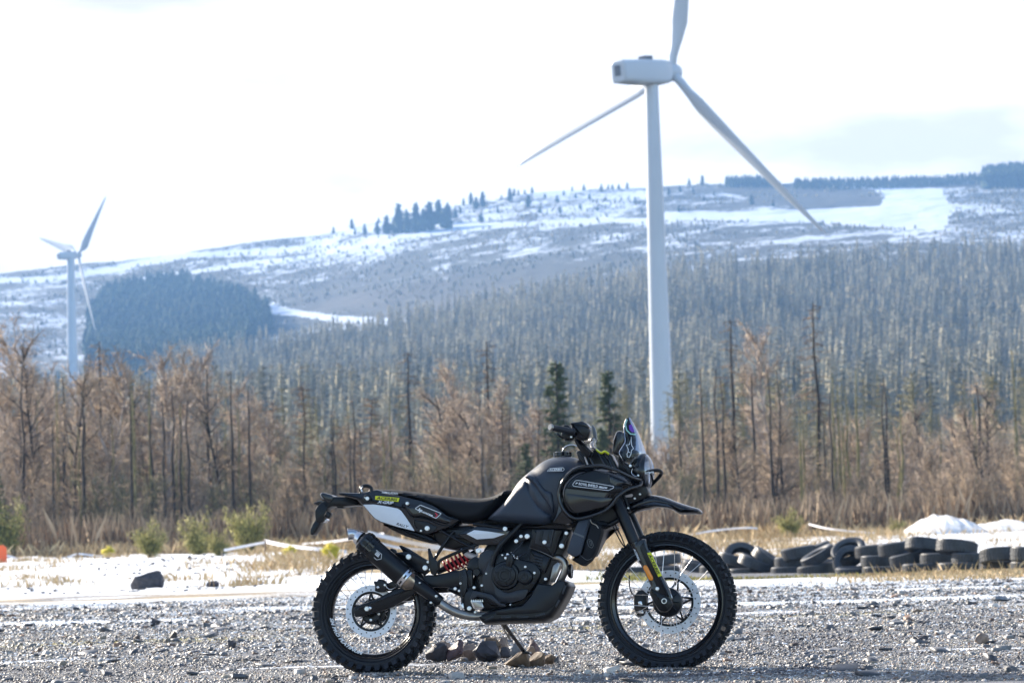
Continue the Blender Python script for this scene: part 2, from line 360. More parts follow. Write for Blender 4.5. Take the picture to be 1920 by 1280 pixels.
def inpoly(px, py, poly):
    ins = np.zeros(px.shape, bool); n = len(poly)
    for i in range(n):
        x1, y1 = poly[i]; x2, y2 = poly[(i + 1) % n]
        c = ((y1 > py) != (y2 > py)) & (px < (x2 - x1) * (py - y1) / (y2 - y1 + 1e-9) + x1); ins ^= c
    return ins
def pyof(X, Y, Z):
    yu = 640 - F * np.tan(np.arctan((Z - CAM_H) / Y) - PITCH); return 640 + (yu - 640) * math.cos(ROLL) - X / Y * 5340 * math.sin(ROLL)
def soft(v, lo, hi): return np.clip((v - lo) / (hi - lo), 0, 1)
def hill_snow(X, Y):
    Z = ground_z(X, Y); px = 960 + X / Y * 5340; py = pyof(X, Y, Z)
    n1 = fbm(X, Y, 41, 5, 0.006); n2 = fbm(X, Y, 42, 4, 0.03)
    sk = prof_at(T_SKY, px)
    s = 0.43 + 0.10 * n1 + 0.26 * n2
    up = soft(sk + 60 - py, 0, 25) * soft(px, 560, 700); s = s + 0.14 * up * (px < 1240)
    lf = soft(620 - px, 0, 150) * soft(py, 0, 1) * (py < sk + 62); s = s + 0.03 * lf
    band = np.exp(-(((py - (sk + 14 + 6 * np.sin(px / 70))) / 5.0)) ** 2) * (px < 640); s = s + 0.42 * band
    band2 = np.exp(-(((py - (sk + 42 + 5 * np.sin(px / 110))) / 4.0)) ** 2) * (px < 900) * (fbm(X, Y, 43, 2, .006) > -.1); s = s + 0.35 * band2
    band3 = np.exp(-(((py - (434 - (px - 600) * 0.035)) / 4.5)) ** 2) * (px > 560) * (px < 1240); s = s + 0.4 * band3
    s = s - 0.25 * np.exp(-(((py - 560) / 45) ** 2)) * np.exp(-((px - 740) / 190) ** 2)
    s = s - 0.16 * soft(py, 470, 520) * (px > 850)
    s = s + 0.6 * (inpoly(px, py + 2 * n2, [(505, 572), (560, 582), (640, 592), (770, 600), (770, 607), (640, 606), (560, 592), (510, 588)]))
    s = np.where(inpoly(px, py, [(1372, 347), (1560, 352), (1650, 356), (1668, 376), (1655, 388), (1500, 388), (1440, 376), (1372, 360)]), 0.05, s)
    s = np.where(inpoly(px, py + 3 * n2, [(1240, 398), (1400, 396), (1540, 391), (1662, 386), (1672, 370), (1655, 354), (1775, 354), (1795, 395), (1778, 432), (1700, 427), (1480, 415), (1260, 412)]), 1.0, s)
    s = np.where(Y < 1500, 0.30 + 0.1 * n1, s)
    return np.clip(s, 0, 1)
def hill_dry(X, Y):
    Z = ground_z(X, Y); px = 960 + X / Y * 5340; py = pyof(X, Y, Z)
    return np.clip(0.35 + .5 * fbm(X, Y, 44, 4, .01) + .6 * np.exp(-(((py - 555) / 40) ** 2)) * np.exp(-((px - 740) / 200) ** 2), 0, 1)
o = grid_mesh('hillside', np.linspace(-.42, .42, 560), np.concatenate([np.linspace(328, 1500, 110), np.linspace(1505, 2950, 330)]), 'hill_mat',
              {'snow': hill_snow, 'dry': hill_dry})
tag(o, kind='structure')

# ------------------------------------------------------------------ stones
def stone_shapes(k, kind):
    out = []
    for i in range(k):
        if kind == 8:
            v = np.array([(1, 0, 0), (-1, 0, 0), (0, 1, 0), (0, -1, 0), (0, 0, 1), (0, 0, -1)], float)
            f = np.array([(0, 2, 4), (2, 1, 4), (1, 3, 4), (3, 0, 4), (2, 0, 5), (1, 2, 5), (3, 1, 5), (0, 3, 5)])
        else:
            v = np.array([(x, y, z) for z in (-1, 1) for y in (-1, 1) for x in (-1, 1)], float) * 0.75
            v = np.vstack([v, [[0, 0, 1.05]]])
            f = np.array([(0, 2, 3), (0, 3, 1), (0, 1, 5), (0, 5, 4), (1, 3, 7), (1, 7, 5), (3, 2, 6), (3, 6, 7), (2, 0, 4), (2, 4, 6), (4, 5, 8), (5, 7, 8), (7, 6, 8), (6, 4, 8)])
        v = v * rng.uniform(0.7, 1.25, (len(v), 1)) + rng.uniform(-.22, .22, v.shape)
        out.append((v, f))
    return out
def scatter(name, X, Y, size, kinds, m, zoff=0.0, flat=(0.35, 0.8)):
    V = []; Fc = []; base = 0; Z = ground_z(X, Y); idx = rng.integers(0, len(kinds), len(X))
    for k, (v, f) in enumerate(kinds):
        s = np.where(idx == k)[0]
        if not len(s): continue
        a = rng.uniform(0, 2 * np.pi, len(s)); sx = size[s] * rng.uniform(.7, 1.3, len(s)); sy = size[s] * rng.uniform(.6, 1.1, len(s)); sz = size[s] * rng.uniform(*flat, len(s))
        tilt = rng.uniform(-.35, .35, len(s))
        p = v[None] * np.stack([sx, sy, sz], -1)[:, None]
        x = p[..., 0]; y = p[..., 1]; z = p[..., 2] + x * tilt[:, None]
        ca = np.cos(a)[:, None]; sa = np.sin(a)[:, None]
        q = np.stack([x * ca - y * sa + X[s][:, None], x * sa + y * ca + Y[s][:, None], z + (Z[s] + size[s] * 0.12 + zoff)[:, None]], -1)
        V.append(q.reshape(-1, 3)); nv = len(v)
        Fc.append((f[None] + (np.arange(len(s)) * nv)[:, None, None] + base).reshape(-1, 3)); base += nv * len(s)
    return mk(name, np.concatenate(V), np.concatenate(Fc), m, smooth=0)
def stone_mat(name, cols, rough=0.65):
    m = bpy.data.materials.new(name); m.use_nodes = True; n = m.node_tree; b = n.nodes['Principled BSDF']; L = n.links.new
    g = n.nodes.new('ShaderNodeNewGeometry'); r = n.nodes.new('ShaderNodeValToRGB'); el = r.color_ramp.elements
    r.color_ramp.interpolation = 'CONSTANT'
    el[0].position = 0; el[0].color = (*cols[0], 1); el[1].position = 1 / len(cols); el[1].color = (*cols[1], 1)
    for i, c in enumerate(cols[2:]):
        e = el.new((i + 2) / len(cols)); e.color = (*c, 1)
    L(g.outputs['Random Per Island'], r.inputs[0])
    tcn = n.nodes.new('ShaderNodeTexCoord'); t = n.nodes.new('ShaderNodeTexNoise'); t.inputs['Scale'].default_value = 60; t.inputs['Detail'].default_value = 4
    L(tcn.outputs['Object'], t.inputs[0])
    x = n.nodes.new('ShaderNodeMixRGB'); x.blend_type = 'MULTIPLY'; x.inputs[0].default_value = .6; L(r.outputs[0], x.inputs[1]); L(t.outputs['Fac'], x.inputs[2])
    x2 = n.nodes.new('ShaderNodeMixRGB'); x2.blend_type = 'ADD'; x2.inputs[0].default_value = .25; L(x.outputs[0], x2.inputs[1]); L(r.outputs[0], x2.inputs[2])
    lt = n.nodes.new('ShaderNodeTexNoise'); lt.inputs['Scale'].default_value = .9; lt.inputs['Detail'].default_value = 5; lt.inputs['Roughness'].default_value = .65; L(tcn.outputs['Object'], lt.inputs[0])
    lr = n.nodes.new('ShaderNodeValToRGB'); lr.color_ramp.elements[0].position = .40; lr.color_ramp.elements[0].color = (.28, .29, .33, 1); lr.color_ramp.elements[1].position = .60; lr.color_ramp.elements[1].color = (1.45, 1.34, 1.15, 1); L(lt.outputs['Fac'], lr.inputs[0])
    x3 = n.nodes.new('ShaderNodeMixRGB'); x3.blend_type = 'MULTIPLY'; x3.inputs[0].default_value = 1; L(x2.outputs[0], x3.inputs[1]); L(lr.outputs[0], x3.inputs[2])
    L(x3.outputs[0], b.inputs['Base Color']); b.inputs['Roughness'].default_value = rough
    bp = n.nodes.new('ShaderNodeBump'); bp.inputs['Strength'].default_value = .5; bp.inputs['Distance'].default_value = .004; L(t.outputs['Fac'], bp.inputs['Height']); L(bp.outputs[0], b.inputs['Normal'])
    M[name] = m
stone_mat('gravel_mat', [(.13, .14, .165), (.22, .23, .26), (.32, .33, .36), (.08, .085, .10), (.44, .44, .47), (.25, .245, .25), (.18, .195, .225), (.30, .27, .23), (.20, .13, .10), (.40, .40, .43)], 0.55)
def spread(n, Y0, Y1, half=.205):
    Y = np.sqrt(rng.uniform(Y0 ** 2, Y1 ** 2, n)); X = rng.uniform(-half, half, n) * Y; return X, Y
S8 = stone_shapes(10, 8); S14 = stone_shapes(10, 14)
def gravel(name, n, Y0, Y1, lo, hi, kinds, p=2.4):
    X, Y = spread(n, Y0, Y1); sz = lo + (hi - lo) * rng.uniform(0, 1, n) ** p
    keep = (yard_snow(X, Y) + .28 * fbm(X, Y, 51, 4, 6.0)) < rng.uniform(.42, .62, n)
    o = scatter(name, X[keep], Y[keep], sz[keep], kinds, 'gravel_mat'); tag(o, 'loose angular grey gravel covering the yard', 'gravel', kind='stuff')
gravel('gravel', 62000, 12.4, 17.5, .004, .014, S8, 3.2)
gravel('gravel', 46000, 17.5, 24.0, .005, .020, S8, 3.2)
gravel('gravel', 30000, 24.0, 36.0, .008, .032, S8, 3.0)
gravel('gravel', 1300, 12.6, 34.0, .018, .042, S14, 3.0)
# frost crumbs and ice shards on top of the gravel
mat('snow', (.80, .83, .88), .85, var=.04, vscale=6, bump=.8, bscale=30)
X, Y = spread(34000, 13.0, 36.0); sz = rng.uniform(.005, .018, len(X)) * (Y / 16) ** .8
k_ = (fbm(X * .6, Y * 1.6, 52, 4, 1.2) > -.12)
tag(scatter('snow_crumbs', X[k_], Y[k_], sz[k_], S8, 'snow', flat=(.12, .3)), 'frozen crumbs and thin plates of snow between the gravel', 'snow', kind='stuff')
# dark flat slates lying about
mat('slate', (.045, .048, .058), .5, island=1, col2=(.12, .125, .14))
X, Y = spread(520, 13.0, 34.0); sz = rng.uniform(.02, .065, len(X)); k_ = yard_snow(X, Y) < .6
tag(scatter('slate_chips', X[k_], Y[k_], sz[k_], S14, 'slate', flat=(.1, .28)), 'flat dark slate chips lying loose on the gravel', 'slate', kind='stuff')

Y = rng.uniform(44, 92, 800); px_ = rng.uniform(-20, 760, 800); X = (px_ - 960) / 5340 * Y; k_ = fbm(X, Y * .4, 54, 3, .5) > .02
tag(scatter('dirt_clods', X[k_], Y[k_], rng.uniform(.012, .05, k_.sum()) * (Y[k_] / 50), S14, 'slate', flat=(.3, .7)), 'dark clods and stones sticking out of the snow at left', 'dirt', kind='stuff')
for wx, wy in ((702, 1262), (1251, 1258)):
    cw = at(wx, wy, 14.6 if wx < 900 else 14.3); n_ = 1500; ang = rng.uniform(0, 6.283, n_); rr_ = np.abs(rng.normal(0, .09, n_))
    X = cw.x + np.cos(ang) * rr_ * 1.8; Y = cw.y + np.sin(ang) * rr_ * 1.1
    tag(scatter('pressed_gravel', X, Y, rng.uniform(.004, .013, n_), S8, 'gravel_mat', zoff=.006), 'loose gravel heaped against the tyre where the wheel stands', 'gravel', kind='stuff')
# single rocks
def rock_mesh(name, w_, h_, dp, seed, m, sub=2, rough=.22):
    r_ = np.random.default_rng(seed)
    import bmesh
    bm = bmesh.new()
    for k in range(15):
        v = r_.normal(size=3); v /= np.linalg.norm(v); v *= r_.uniform(.8, 1.08)
        v = np.clip(v, -.82, .82); bm.verts.new((v[0] * w_ / 1.5, v[1] * dp / 1.5, v[2] * h_ / 1.5))
    hull = bmesh.ops.convex_hull(bm, input=bm.verts); bmesh.ops.delete(bm, geom=list({g for g in hull['geom_interior'] + hull['geom_unused'] if isinstance(g, bmesh.types.BMVert)}), context='VERTS')
    bmesh.ops.bevel(bm, geom=bm.edges[:], offset=min(w_, h_) * .035, segments=1, affect='EDGES', clamp_overlap=True)
    bmesh.ops.triangulate(bm, faces=bm.faces[:]); bmesh.ops.subdivide_edges(bm, edges=[e for e in bm.edges if e.calc_length() > w_ * .25], cuts=1)
    bmesh.ops.triangulate(bm, faces=bm.faces[:])
    for v in bm.verts: v.co += Vector(tuple(r_.normal(size=3) * min(w_, h_) * .022))
    me = bpy.data.meshes.new(name); bm.to_mesh(me); bm.free(); me.materials.append(M[m]); me.shade_smooth(); me.set_sharp_from_angle(angle=R(22))
    o = bpy.data.objects.new(name, me); COL.objects.link(o); return o
mat('rock_dark', (.045, .042, .05), .6, var=.5, vscale=18, bump=.9, bscale=60)
mat('rock_plum', (.12, .075, .08), .6, var=.5, vscale=20, bump=.9, bscale=60)
mat('rock_brown', (.14, .095, .06), .7, var=.5, vscale=18, bump=.9, bscale=60)
mat('rock_tan', (.27, .20, .155), .7, var=.4, vscale=20, bump=.9, bscale=60)
mat('rock_grey', (.19, .20, .22), .7, var=.4, vscale=20, bump=.9, bscale=60)
def rock(x0, x1, y0, y1, m, label, seed, Yd=None, group=None, rot=0.0, name='rock'):
    cx = (x0 + x1) / 2; Yd = Yd or (CAM_H + .01) * F / (level_y(cx, y1) - 1006)
    c = at(cx, (y0 + y1) / 2, Yd); s = Yd / F
    wd = (x1 - x0) * s * 1.06; ht = (y1 - y0) * s * 1.25
    o = rock_mesh(name, wd, ht, wd * .75, seed, m); o.location = c; o.rotation_euler = (0, rot, 0)
    tag(o, label, 'rock', group); return o
rock(800, 840, 1209, 1236, 'rock_dark', 'blackish blocky rock at the left end of the pile behind the rear tyre', 1, 15.75, 'rocks piled under the motorcycle')
rock(822, 843, 1203, 1226, 'rock_tan', 'small pale rock wedged behind the blackish rock at the left of the pile', 2, 15.95, 'rocks piled under the motorcycle')
rock(838, 868, 1203, 1236, 'rock_plum', 'plum coloured upright rock second from the left in the pile', 3, 15.75, 'rocks piled under the motorcycle', .4)
rock(866, 896, 1209, 1235, 'rock_tan', 'tan wedge shaped rock in the middle of the pile, bright on its upper left edge', 4, 15.85, 'rocks piled under the motorcycle', -.45)
rock(889, 938, 1206, 1236, 'rock_dark', 'widest dark rock in the middle of the pile, under the engine', 5, 15.7, 'rocks piled under the motorcycle')
rock(906, 938, 1196, 1214, 'rock_brown', 'reddish brown flat rock topmost on the pile', 6, 16.0, 'rocks piled under the motorcycle', .1)
rock(932, 958, 1198, 1220, 'rock_tan', 'pale rock leaning just left of the side stand', 7, 16.1, 'rocks piled under the motorcycle', -.4)
rock(935, 962, 1214, 1230, 'rock_dark', 'low dark stone in front of the pale rock left of the side stand', 8, 15.8, 'rocks piled under the motorcycle')
rock(955, 984, 1203, 1226, 'rock_grey', 'grey rock right behind the leg of the side stand', 9, 15.6, 'rocks piled under the motorcycle')
rock(990, 1012, 1198, 1225, 'rock_plum', 'rounded plum rock standing at the right end of the pile', 10, 15.6, 'rocks piled under the motorcycle')
rock(989, 1003, 1212, 1223, 'rock_tan', 'small whitish stone touching the foot of the side stand', 11, 15.2, 'rocks piled under the motorcycle')
rock(948, 994, 1221, 1252, 'rock_brown', 'large ochre brown rock carrying the foot of the side stand', 12, 14.86, 'rocks under the side stand', .1)
rock(985, 1020, 1222, 1251, 'rock_brown', 'brown wedge of rock just right of the large ochre one under the side stand', 14, 14.9, 'rocks under the side stand', .35)
rock(1012, 1041, 1228, 1245, 'rock_brown', 'dark brown pointed rock furthest right under the side stand', 15, 15.1, 'rocks under the side stand', -.3)
rock(1829, 1852, 1190, 1209, 'rock_tan', 'brown pyramid shaped rock alone on the gravel at far right', 16)
rock(1719, 1738, 1188, 1202, 'rock_dark', 'dark upright rock behind another dark rock right of the front wheel', 17)
rock(1703, 1724, 1196, 1209, 'rock_dark', 'low dark rock in front of the upright one right of the front wheel', 18)
rock(1712, 1730, 1142, 1150, 'rock_brown', 'small rusty brown rock further back on the gravel at right', 19)
rock(1790, 1808, 1178, 1188, 'rock_grey', 'pale grey rock with snow beside it, between the two dark rocks and the pyramid rock', 20)
rock(1498, 1508, 1194, 1201, 'rock_dark', 'little black stone right of the front tyre', 21)
rock(1860, 1890, 1118, 1128, 'rock_grey', 'flat grey stone near the grass strip at far right', 24)
rock(424, 442, 1202, 1216, 'rock_dark', 'black cube shaped stone left of the rear tyre', 22)
rock(285, 300, 1160, 1170, 'rock_dark', 'black stone on the gravel in the left third of the yard', 23)
rock(313, 330, 1185, 1199, 'rock_dark', 'dark ragged stone low in the left third of the yard', 25)
rock(248, 304, 1072, 1101, 'rock_dark', 'big dark boulder poking from the snow at left', 26, name='boulder')
rock(388, 410, 1090, 1101, 'rock_dark', 'small dark boulder in the snow right of the big one', 27, name='boulder')
rock(122, 150, 1068, 1080, 'rock_grey', 'snow dusted grey boulder on the left of the big dark one', 28, name='boulder')
mat('snow_old', (.52, .49, .46), .8, col2=(.82, .84, .88), vscale=2.2, bump=1.0, bscale=9)
# ------------------------------------------------------------------ heap of snow
def snow_heap(label, x0, x1, ytop, ybot, Y0, seed):
    nx, ny = 70, 26
    xs = np.linspace(x0, x1, nx); V = []
    s = Y0 / F; h = (ybot - ytop) * s
    X = (xs - 960) * s
    X2, T = np.meshgrid(X, np.linspace(0, 1, ny)); YY = Y0 - 1 + T * 6.0
    t = (X2 - X[0]) / (X[-1] - X[0])
    prof = np.sin(np.pi * np.clip(t, 0, 1)) ** .9 * (1 + .16 * fbm(t * 5, T * 1.2, seed, 3, 1.0)) + .12 * fbm(t * 14, T * 5, seed + 1, 4, 1.0)
    bas = at((x0 + x1) / 2, ybot, Y0).z; X2 = X2 + at((x0 + x1) / 2, ybot, Y0).x - (X[0] + X[-1]) / 2
    Z = bas - .25 + (h + .25) * prof * np.sin(np.pi * np.clip(T, 0, 1)) ** .6
    V = np.stack([X2, YY, Z], -1).reshape(-1, 3); i = np.arange(ny - 1)[:, None] * nx + np.arange(nx - 1)
    o = mk('snow_heap', V, np.stack([i, i + 1, i + nx + 1, i + nx], -1).reshape(-1, 4), 'snow_old', smooth=180)
    tag(o, label, 'snow heap')
snow_heap('rounded heap of bright snow at the far right, behind the tyre wall', 1700, 1872, 964, 994, 90, 61)
snow_heap('lower long heap of snow at the right edge, beside the rounded one', 1800, 2010, 972, 996, 92, 62)

# ------------------------------------------------------------------ tyre wall
def tyre_mesh():
    prof = [(.195, -.075), (.235, -.098), (.275, -.100), (.300, -.088), (.308, -.060), (.310, 0), (.308, .060), (.300, .088), (.275, .100), (.235, .098), (.195, .075), (.190, .066), (.225, .082), (.275, .080), (.290, .05), (.292, 0), (.290, -.05), (.275, -.080), (.225, -.082), (.190, -.066)]
    V, Fc = revolve(Vector((0, 0, 0)), Vector((0, 0, 1)), Vector((1, 0, 0)), Vector((0, 1, 0)), prof, 36)
    b = MB().add(V, Fc)
    for i in range(36):          # tread blocks
        th = 2 * math.pi * (i + .5) / 36; c, s = math.cos(th), math.sin(th); tx = Vector((-s, c, 0)); rd = Vector((c, s, 0))
        for z0, z1 in ((-.078, -.03), (-.022, .022), (.03, .078)):
            off = (.006 if z0 < -.05 or z0 > .0 else -.006)
            q = []
            for r_ in (.300, .317):
                for zz in (z0, z1):
                    for tt in (-.019, .019): q.append(rd * r_ + tx * (tt + off) + Vector((0, 0, zz)))
            b.add(q, [(0, 1, 3, 2), (4, 6, 7, 5), (0, 4, 5, 1), (2, 3, 7, 6), (0, 2, 6, 4), (1, 5, 7, 3)])
    return b
_tm = tyre_mesh()
tyre0 = _tm.build('tyre', 'rubber_old', smooth=30)
_n = M['rubber_old'].node_tree; _oi = _n.nodes.new('ShaderNodeObjectInfo'); _b = _n.nodes['Principled BSDF']; _src = _b.inputs['Base Color'].links[0].from_socket
_mx = _n.nodes.new('ShaderNodeMixRGB'); _mx.inputs[2].default_value = (.055, .055, .058, 1); _mm = _n.nodes.new('ShaderNodeMath'); _mm.operation = 'MULTIPLY'; _mm.inputs[1].default_value = .7
_n.links.new(_oi.outputs['Random'], _mm.inputs[0]); _n.links.new(_mm.outputs[0], _mx.inputs[0]); _n.links.new(_src, _mx.inputs[1]); _n.links.new(_mx.outputs[0], _b.inputs['Base Color'])
GT = 'old tyres of the tyre wall'
def put_tyre(px, py, Yd, roll=0, pitch=0, label='', scale=1.0, first=[True]):
    o = tyre0 if first[0] else tyre0.copy()
    if not first[0]: COL.objects.link(o)
    first[0] = False
    o.location = at(px, py, Yd); sv = scale * random.uniform(.94, 1.05); o.scale = (sv, sv, scale * random.uniform(.88, 1.12))
    o.rotation_euler = Matrix.Rotation(R(roll), 3, 'Y').to_4x4().to_3x3().to_euler() if not pitch else (Matrix.Rotation(R(roll), 3, 'Y') @ Matrix.Rotation(R(pitch), 3, 'X')).to_euler()
    tag(o, label, 'tyre', GT)
# px, py, distance, roll (tilt in the picture, + = right side down), pitch (face turned to the viewer)
T_ = [
 (1093, 1078, 49, 0, 4, 'old tyre lying flat in the gap between engine and front wheel'),
 (1126, 1080, 48.6, 0, 8, 'pale dusty tyre just left of the front wheel, beside the gap'),
 (1190, 1072, 49.2, 0, 0, 'tyre lying flat seen through the left spokes of the front wheel'),
 (1248, 1050, 49.4, -6, 0, 'tyre on the second layer seen through the top spokes of the front wheel'),
 (1246, 1071, 49, 0, 3, 'bottom tyre seen through the front wheel behind the brake disc'),
 (1308, 1062, 49.2, 8, 6, 'tyre seen through the right spokes of the front wheel'),
 (1343, 1071, 49, 0, 0, 'bottom tyre hidden mostly by the right edge of the front tyre'),
 (1376, 1051, 48.8, 16, 0, 'tilted upper tyre just right of the front wheel, sloping down to the right'),
 (1390, 1046, 49.8, 4, 48, 'tyre standing upright behind the first tilted ones, only its arch showing'),
 (1416, 1058, 48.7, 24, 4, 'tyre squeezed under the steepest leaning tyre, second pile right of the front wheel'),
 (1399, 1075, 48.5, 0, 0, 'first flat bottom tyre right of the front wheel'),
 (1441, 1050, 49.3, 36, 8, 'steeply leaning tyre with sunlit left end, second pile right of the front wheel'),
 (1440, 1076, 49.4, 0, 0, 'bottom tyre beneath the steeply leaning tyre'),
 (1497, 1037, 49.2, -8, 0, 'top tyre of the third pile, tilted up to the right'),
 (1484, 1055, 49.1, 0, 0, 'middle tyre of the third pile'),
 (1479, 1073, 48.8, 0, 0, 'bottom tyre of the third pile'),
 (1534, 1043, 48.7, -28, 4, 'tyre leaning up to the right with a bright left end, on the fourth pile'),
 (1528, 1033, 50.0, -20, 0, 'dark tyre hidden behind the leaning tyre of the fourth pile'),
 (1531, 1069, 48.6, -8, 0, 'wide bottom tyre of the fourth pile'),
 (1592, 1036, 49.3, -22, 34, 'arched tyre leaning over the middle gap of the wall'),
 (1597, 1056, 49.0, 0, 60, 'tyre standing on edge under the arched one, its hole facing the yard'),
 (1570, 1070, 49.5, 10, 20, 'small tyre low in the dark gap left of the standing one'),
 (1600, 1075, 48.6, 0, 4, 'bottom tyre in front of the standing one'),
 (1638, 1034, 49.6, -4, 0, 'top tyre just right of the arched one'),
 (1650, 1052, 49.3, 0, 0, 'middle tyre of the sixth pile from the front wheel'),
 (1654, 1072, 49.0, 0, 0, 'bottom tyre of the sixth pile from the front wheel'),
 (1682, 1029, 48.9, -6, 0, 'top tyre with a bright left rim end, left of the two highest ones'),
 (1703, 1048, 48.7, -12, 0, 'tilted middle tyre under the left of the highest ones'),
 (1727, 1069, 48.4, 0, 0, 'clearly lit flat bottom tyre under the highest tyres'),
 (1735, 1024, 49.0, 9, -8, 'highest tyre of the whole wall'),
 (1764, 1048, 49.2, 0, 0, 'middle tyre between the two highest piles'),
 (1794, 1027, 48.8, 8, -6, 'top tyre on the eighth pile, just right of the highest one'),
 (1798, 1067, 48.6, 0, 0, 'wide bottom tyre of the eighth pile'),
 (1824, 1050, 49.2, 3, 0, 'middle tyre low at the right end of the connected wall'),
 (1878, 1043, 48.6, 0, -8, 'large grey tyre topping the separate pile near the right edge'),
 (1874, 1065, 48.8, 0, 0, 'bottom tyre of the separate pile near the right edge'),
 (1936, 1040, 48.8, 4, 0, 'upper tyre cut by the right edge of the picture'),
 (1936, 1064, 48.8, 0, 0, 'bottom tyre cut by the right edge of the picture'),
]
for px, py, Yd, ro, pi_, lab in T_: put_tyre(px, py - 1, 54 - (px - 1400) * .020 + (Yd - 49), ro, pi_, lab, 1.08 if 'wide' in lab or 'large' in lab else 1.04)

# ------------------------------------------------------------------ barrier tape, posts, orange marker
mat('tape', (.80, .78, .80), .4, var=.1, vscale=4)
mat('post_wood', (.16, .11, .07), .85, var=.4, vscale=9, bump=.5)
mat('marker_orange', (.75, .12, .03), .5)
def tape(pts, label, wd=.075):
    P_ = smooth_path([at(x, y, Y) for x, y, Y in pts], 8); b = MB(); V = []
    for i, p in enumerate(P_):
        tw = .9 * math.sin(i * .35)
        d_ = Vector((0, math.sin(tw) * .6, 1)).normalized() * wd / 2
        V += [p - d_, p + d_, p + d_ + Vector((0, .004, 0)), p - d_ + Vector((0, .004, 0))]
    Fc = []
    for i in range(len(P_) - 1):
        a = i * 4
        for k in range(4): Fc.append((a + k, a + (k + 1) % 4, a + 4 + (k + 1) % 4, a + 4 + k))
    o = b.add(V, Fc).build('barrier_tape', 'tape', smooth=60); tag(o, label, 'barrier tape', 'barrier tape round the yard')
tape([(12, 1041, 88), (40, 1048, 89), (72, 1053, 90)], 'short white tape sloping down from the orange marker at the left edge')
tape([(100, 1053, 92), (130, 1043, 92), (146, 1038, 92), (170, 1040, 92), (210, 1045, 92)], 'white tape hung over the little wooden post at left', .06)
tape([(420, 1031, 80), (460, 1023, 81), (497, 1016, 82)], 'white tape partly hidden by the gorse bush left of the motorcycle')
tape([(496, 1014, 84), (540, 1023, 82), (598, 1029, 80), (650, 1034, 80)], 'bright white tape falling to the right under the tail of the motorcycle', .11)
tape([(565, 1020, 90), (630, 1014, 88), (680, 1005, 86), (720, 1000, 85)], 'thin tape rising towards the silencer', .08)
tape([(690, 998, 70), (740, 1010, 70), (800, 1022, 70), (870, 1030, 70), (930, 1032, 70)], 'wide cream tape seen between silencer and seat', .11)
tape([(700, 1015, 74), (760, 1028, 74), (830, 1030, 74)], 'second tape just under the wide one behind the silencer', .07)
tape([(1290, 1003, 92), (1340, 994, 92), (1395, 989, 92), (1420, 990, 92)], 'white tape right of the front mudguard tip, ending at the tall grass', .06)
tape([(1516, 982, 92), (1550, 990, 91), (1600, 996, 90), (1640, 999, 90)], 'white tape sloping down behind the tyre wall', .065)
def post(px, y0, y1, Y, r_=.035, m='post_wood', lab='', cat='post', name='wooden_post'):
    a = at(px, y1, Y); b_ = at(px + .5, y0, Y)
    V, Fc = tube_vf([a - Vector((0, 0, .3)), a, b_], [r_, r_, r_ * .85], 8); o = MB().add(V, Fc).build(name, m); tag(o, lab, cat)
post(145, 1035, 1052, 92, lab='short weathered wooden post holding the tape at left')
post(497, 1012, 1040, 82, .03, lab='thin wooden post by the gorse bush left of the tail')
post(1518, 980, 1010, 92, .03, lab='thin post holding the tape behind the tyre wall')
o = mk('marker_board', *(lambda c: (([c + Vector(q) for q in ((-.25, -.02, -.75), (.14, -.02, -.75), (.12, -.02, .22), (.02, -.02, .30), (-.25, -.02, .30), (-.25, .02, -.75), (.14, .02, -.75), (.12, .02, .22), (.02, .02, .30), (-.25, .02, .30))]), [(0, 1, 2, 3, 4), (9, 8, 7, 6, 5), (0, 5, 6, 1), (1, 6, 7, 2), (2, 7, 8, 3), (3, 8, 9, 4), (4, 9, 5, 0)]))(at(5, 1040, 86)), 'marker_orange', smooth=0)
tag(o, 'orange red marker board at the left edge of the picture', 'marker')

# ------------------------------------------------------------------ grass, scrub
mat('dry_grass', (.36, .24, .11), .85, island=1, col2=(.62, .47, .27))
mat('green_grass', (.13, .12, .03), .85, island=1, col2=(.42, .36, .08))
def blades(name, X, Y, h, wd, m, label, lean=.35):
    n = len(X); Z = ground_z(X, Y); a = rng.uniform(0, 2 * np.pi, n); lx = rng.normal(0, lean, n) * h; ly = rng.normal(0, lean, n) * h
    dx = np.cos(a) * wd; dy = np.sin(a) * wd
    A = np.stack([X - dx, Y - dy, Z - .02], -1); B = np.stack([X + dx, Y + dy, Z - .02], -1)
    C = np.stack([X + lx * .4 + dx * .6, Y + ly * .4 + dy * .6, Z + h * .6], -1); D = np.stack([X + lx, Y + ly, Z + h], -1)
    V = np.stack([A, B, C, D], 1).reshape(-1, 3); b_ = np.arange(n)[:, None] * 4
    Fc = np.concatenate([b_ + [0, 1, 2], b_ + [0, 2, 3]], 1).reshape(-1, 3)
    tag(mk(name, V, Fc, m, smooth=0), label, 'grass', kind='stuff')
def clumps(n, xr, Yr, sd, per):
    cx = rng.uniform(*xr, n); cY = rng.uniform(*Yr, n); px = np.repeat(cx, per); Yy = np.repeat(cY, per) + rng.normal(0, sd, n * per)
    X = (px - 960) / 5340 * Yy + rng.normal(0, sd, n * per); return X, Yy
X, Y = clumps(90, (480, 1150), (60, 98), .5, 90); blades('dry_grass', X, Y, rng.uniform(.08, .34, len(X)), .009, 'dry_grass', 'tufts of dry straw coloured grass behind the motorcycle')
X, Y = clumps(75, (1130, 1700), (66, 100), .55, 80); blades('dry_grass', X, Y, rng.uniform(.06, .32, len(X)), .009, 'dry_grass', 'straw coloured grass behind the tyre wall')
X, Y = clumps(46, (0, 620), (45, 92), .34, 60); blades('dry_grass', X, Y, rng.uniform(.05, .2, len(X)), .012, 'dry_grass', 'small tufts of grass in the snow at left')
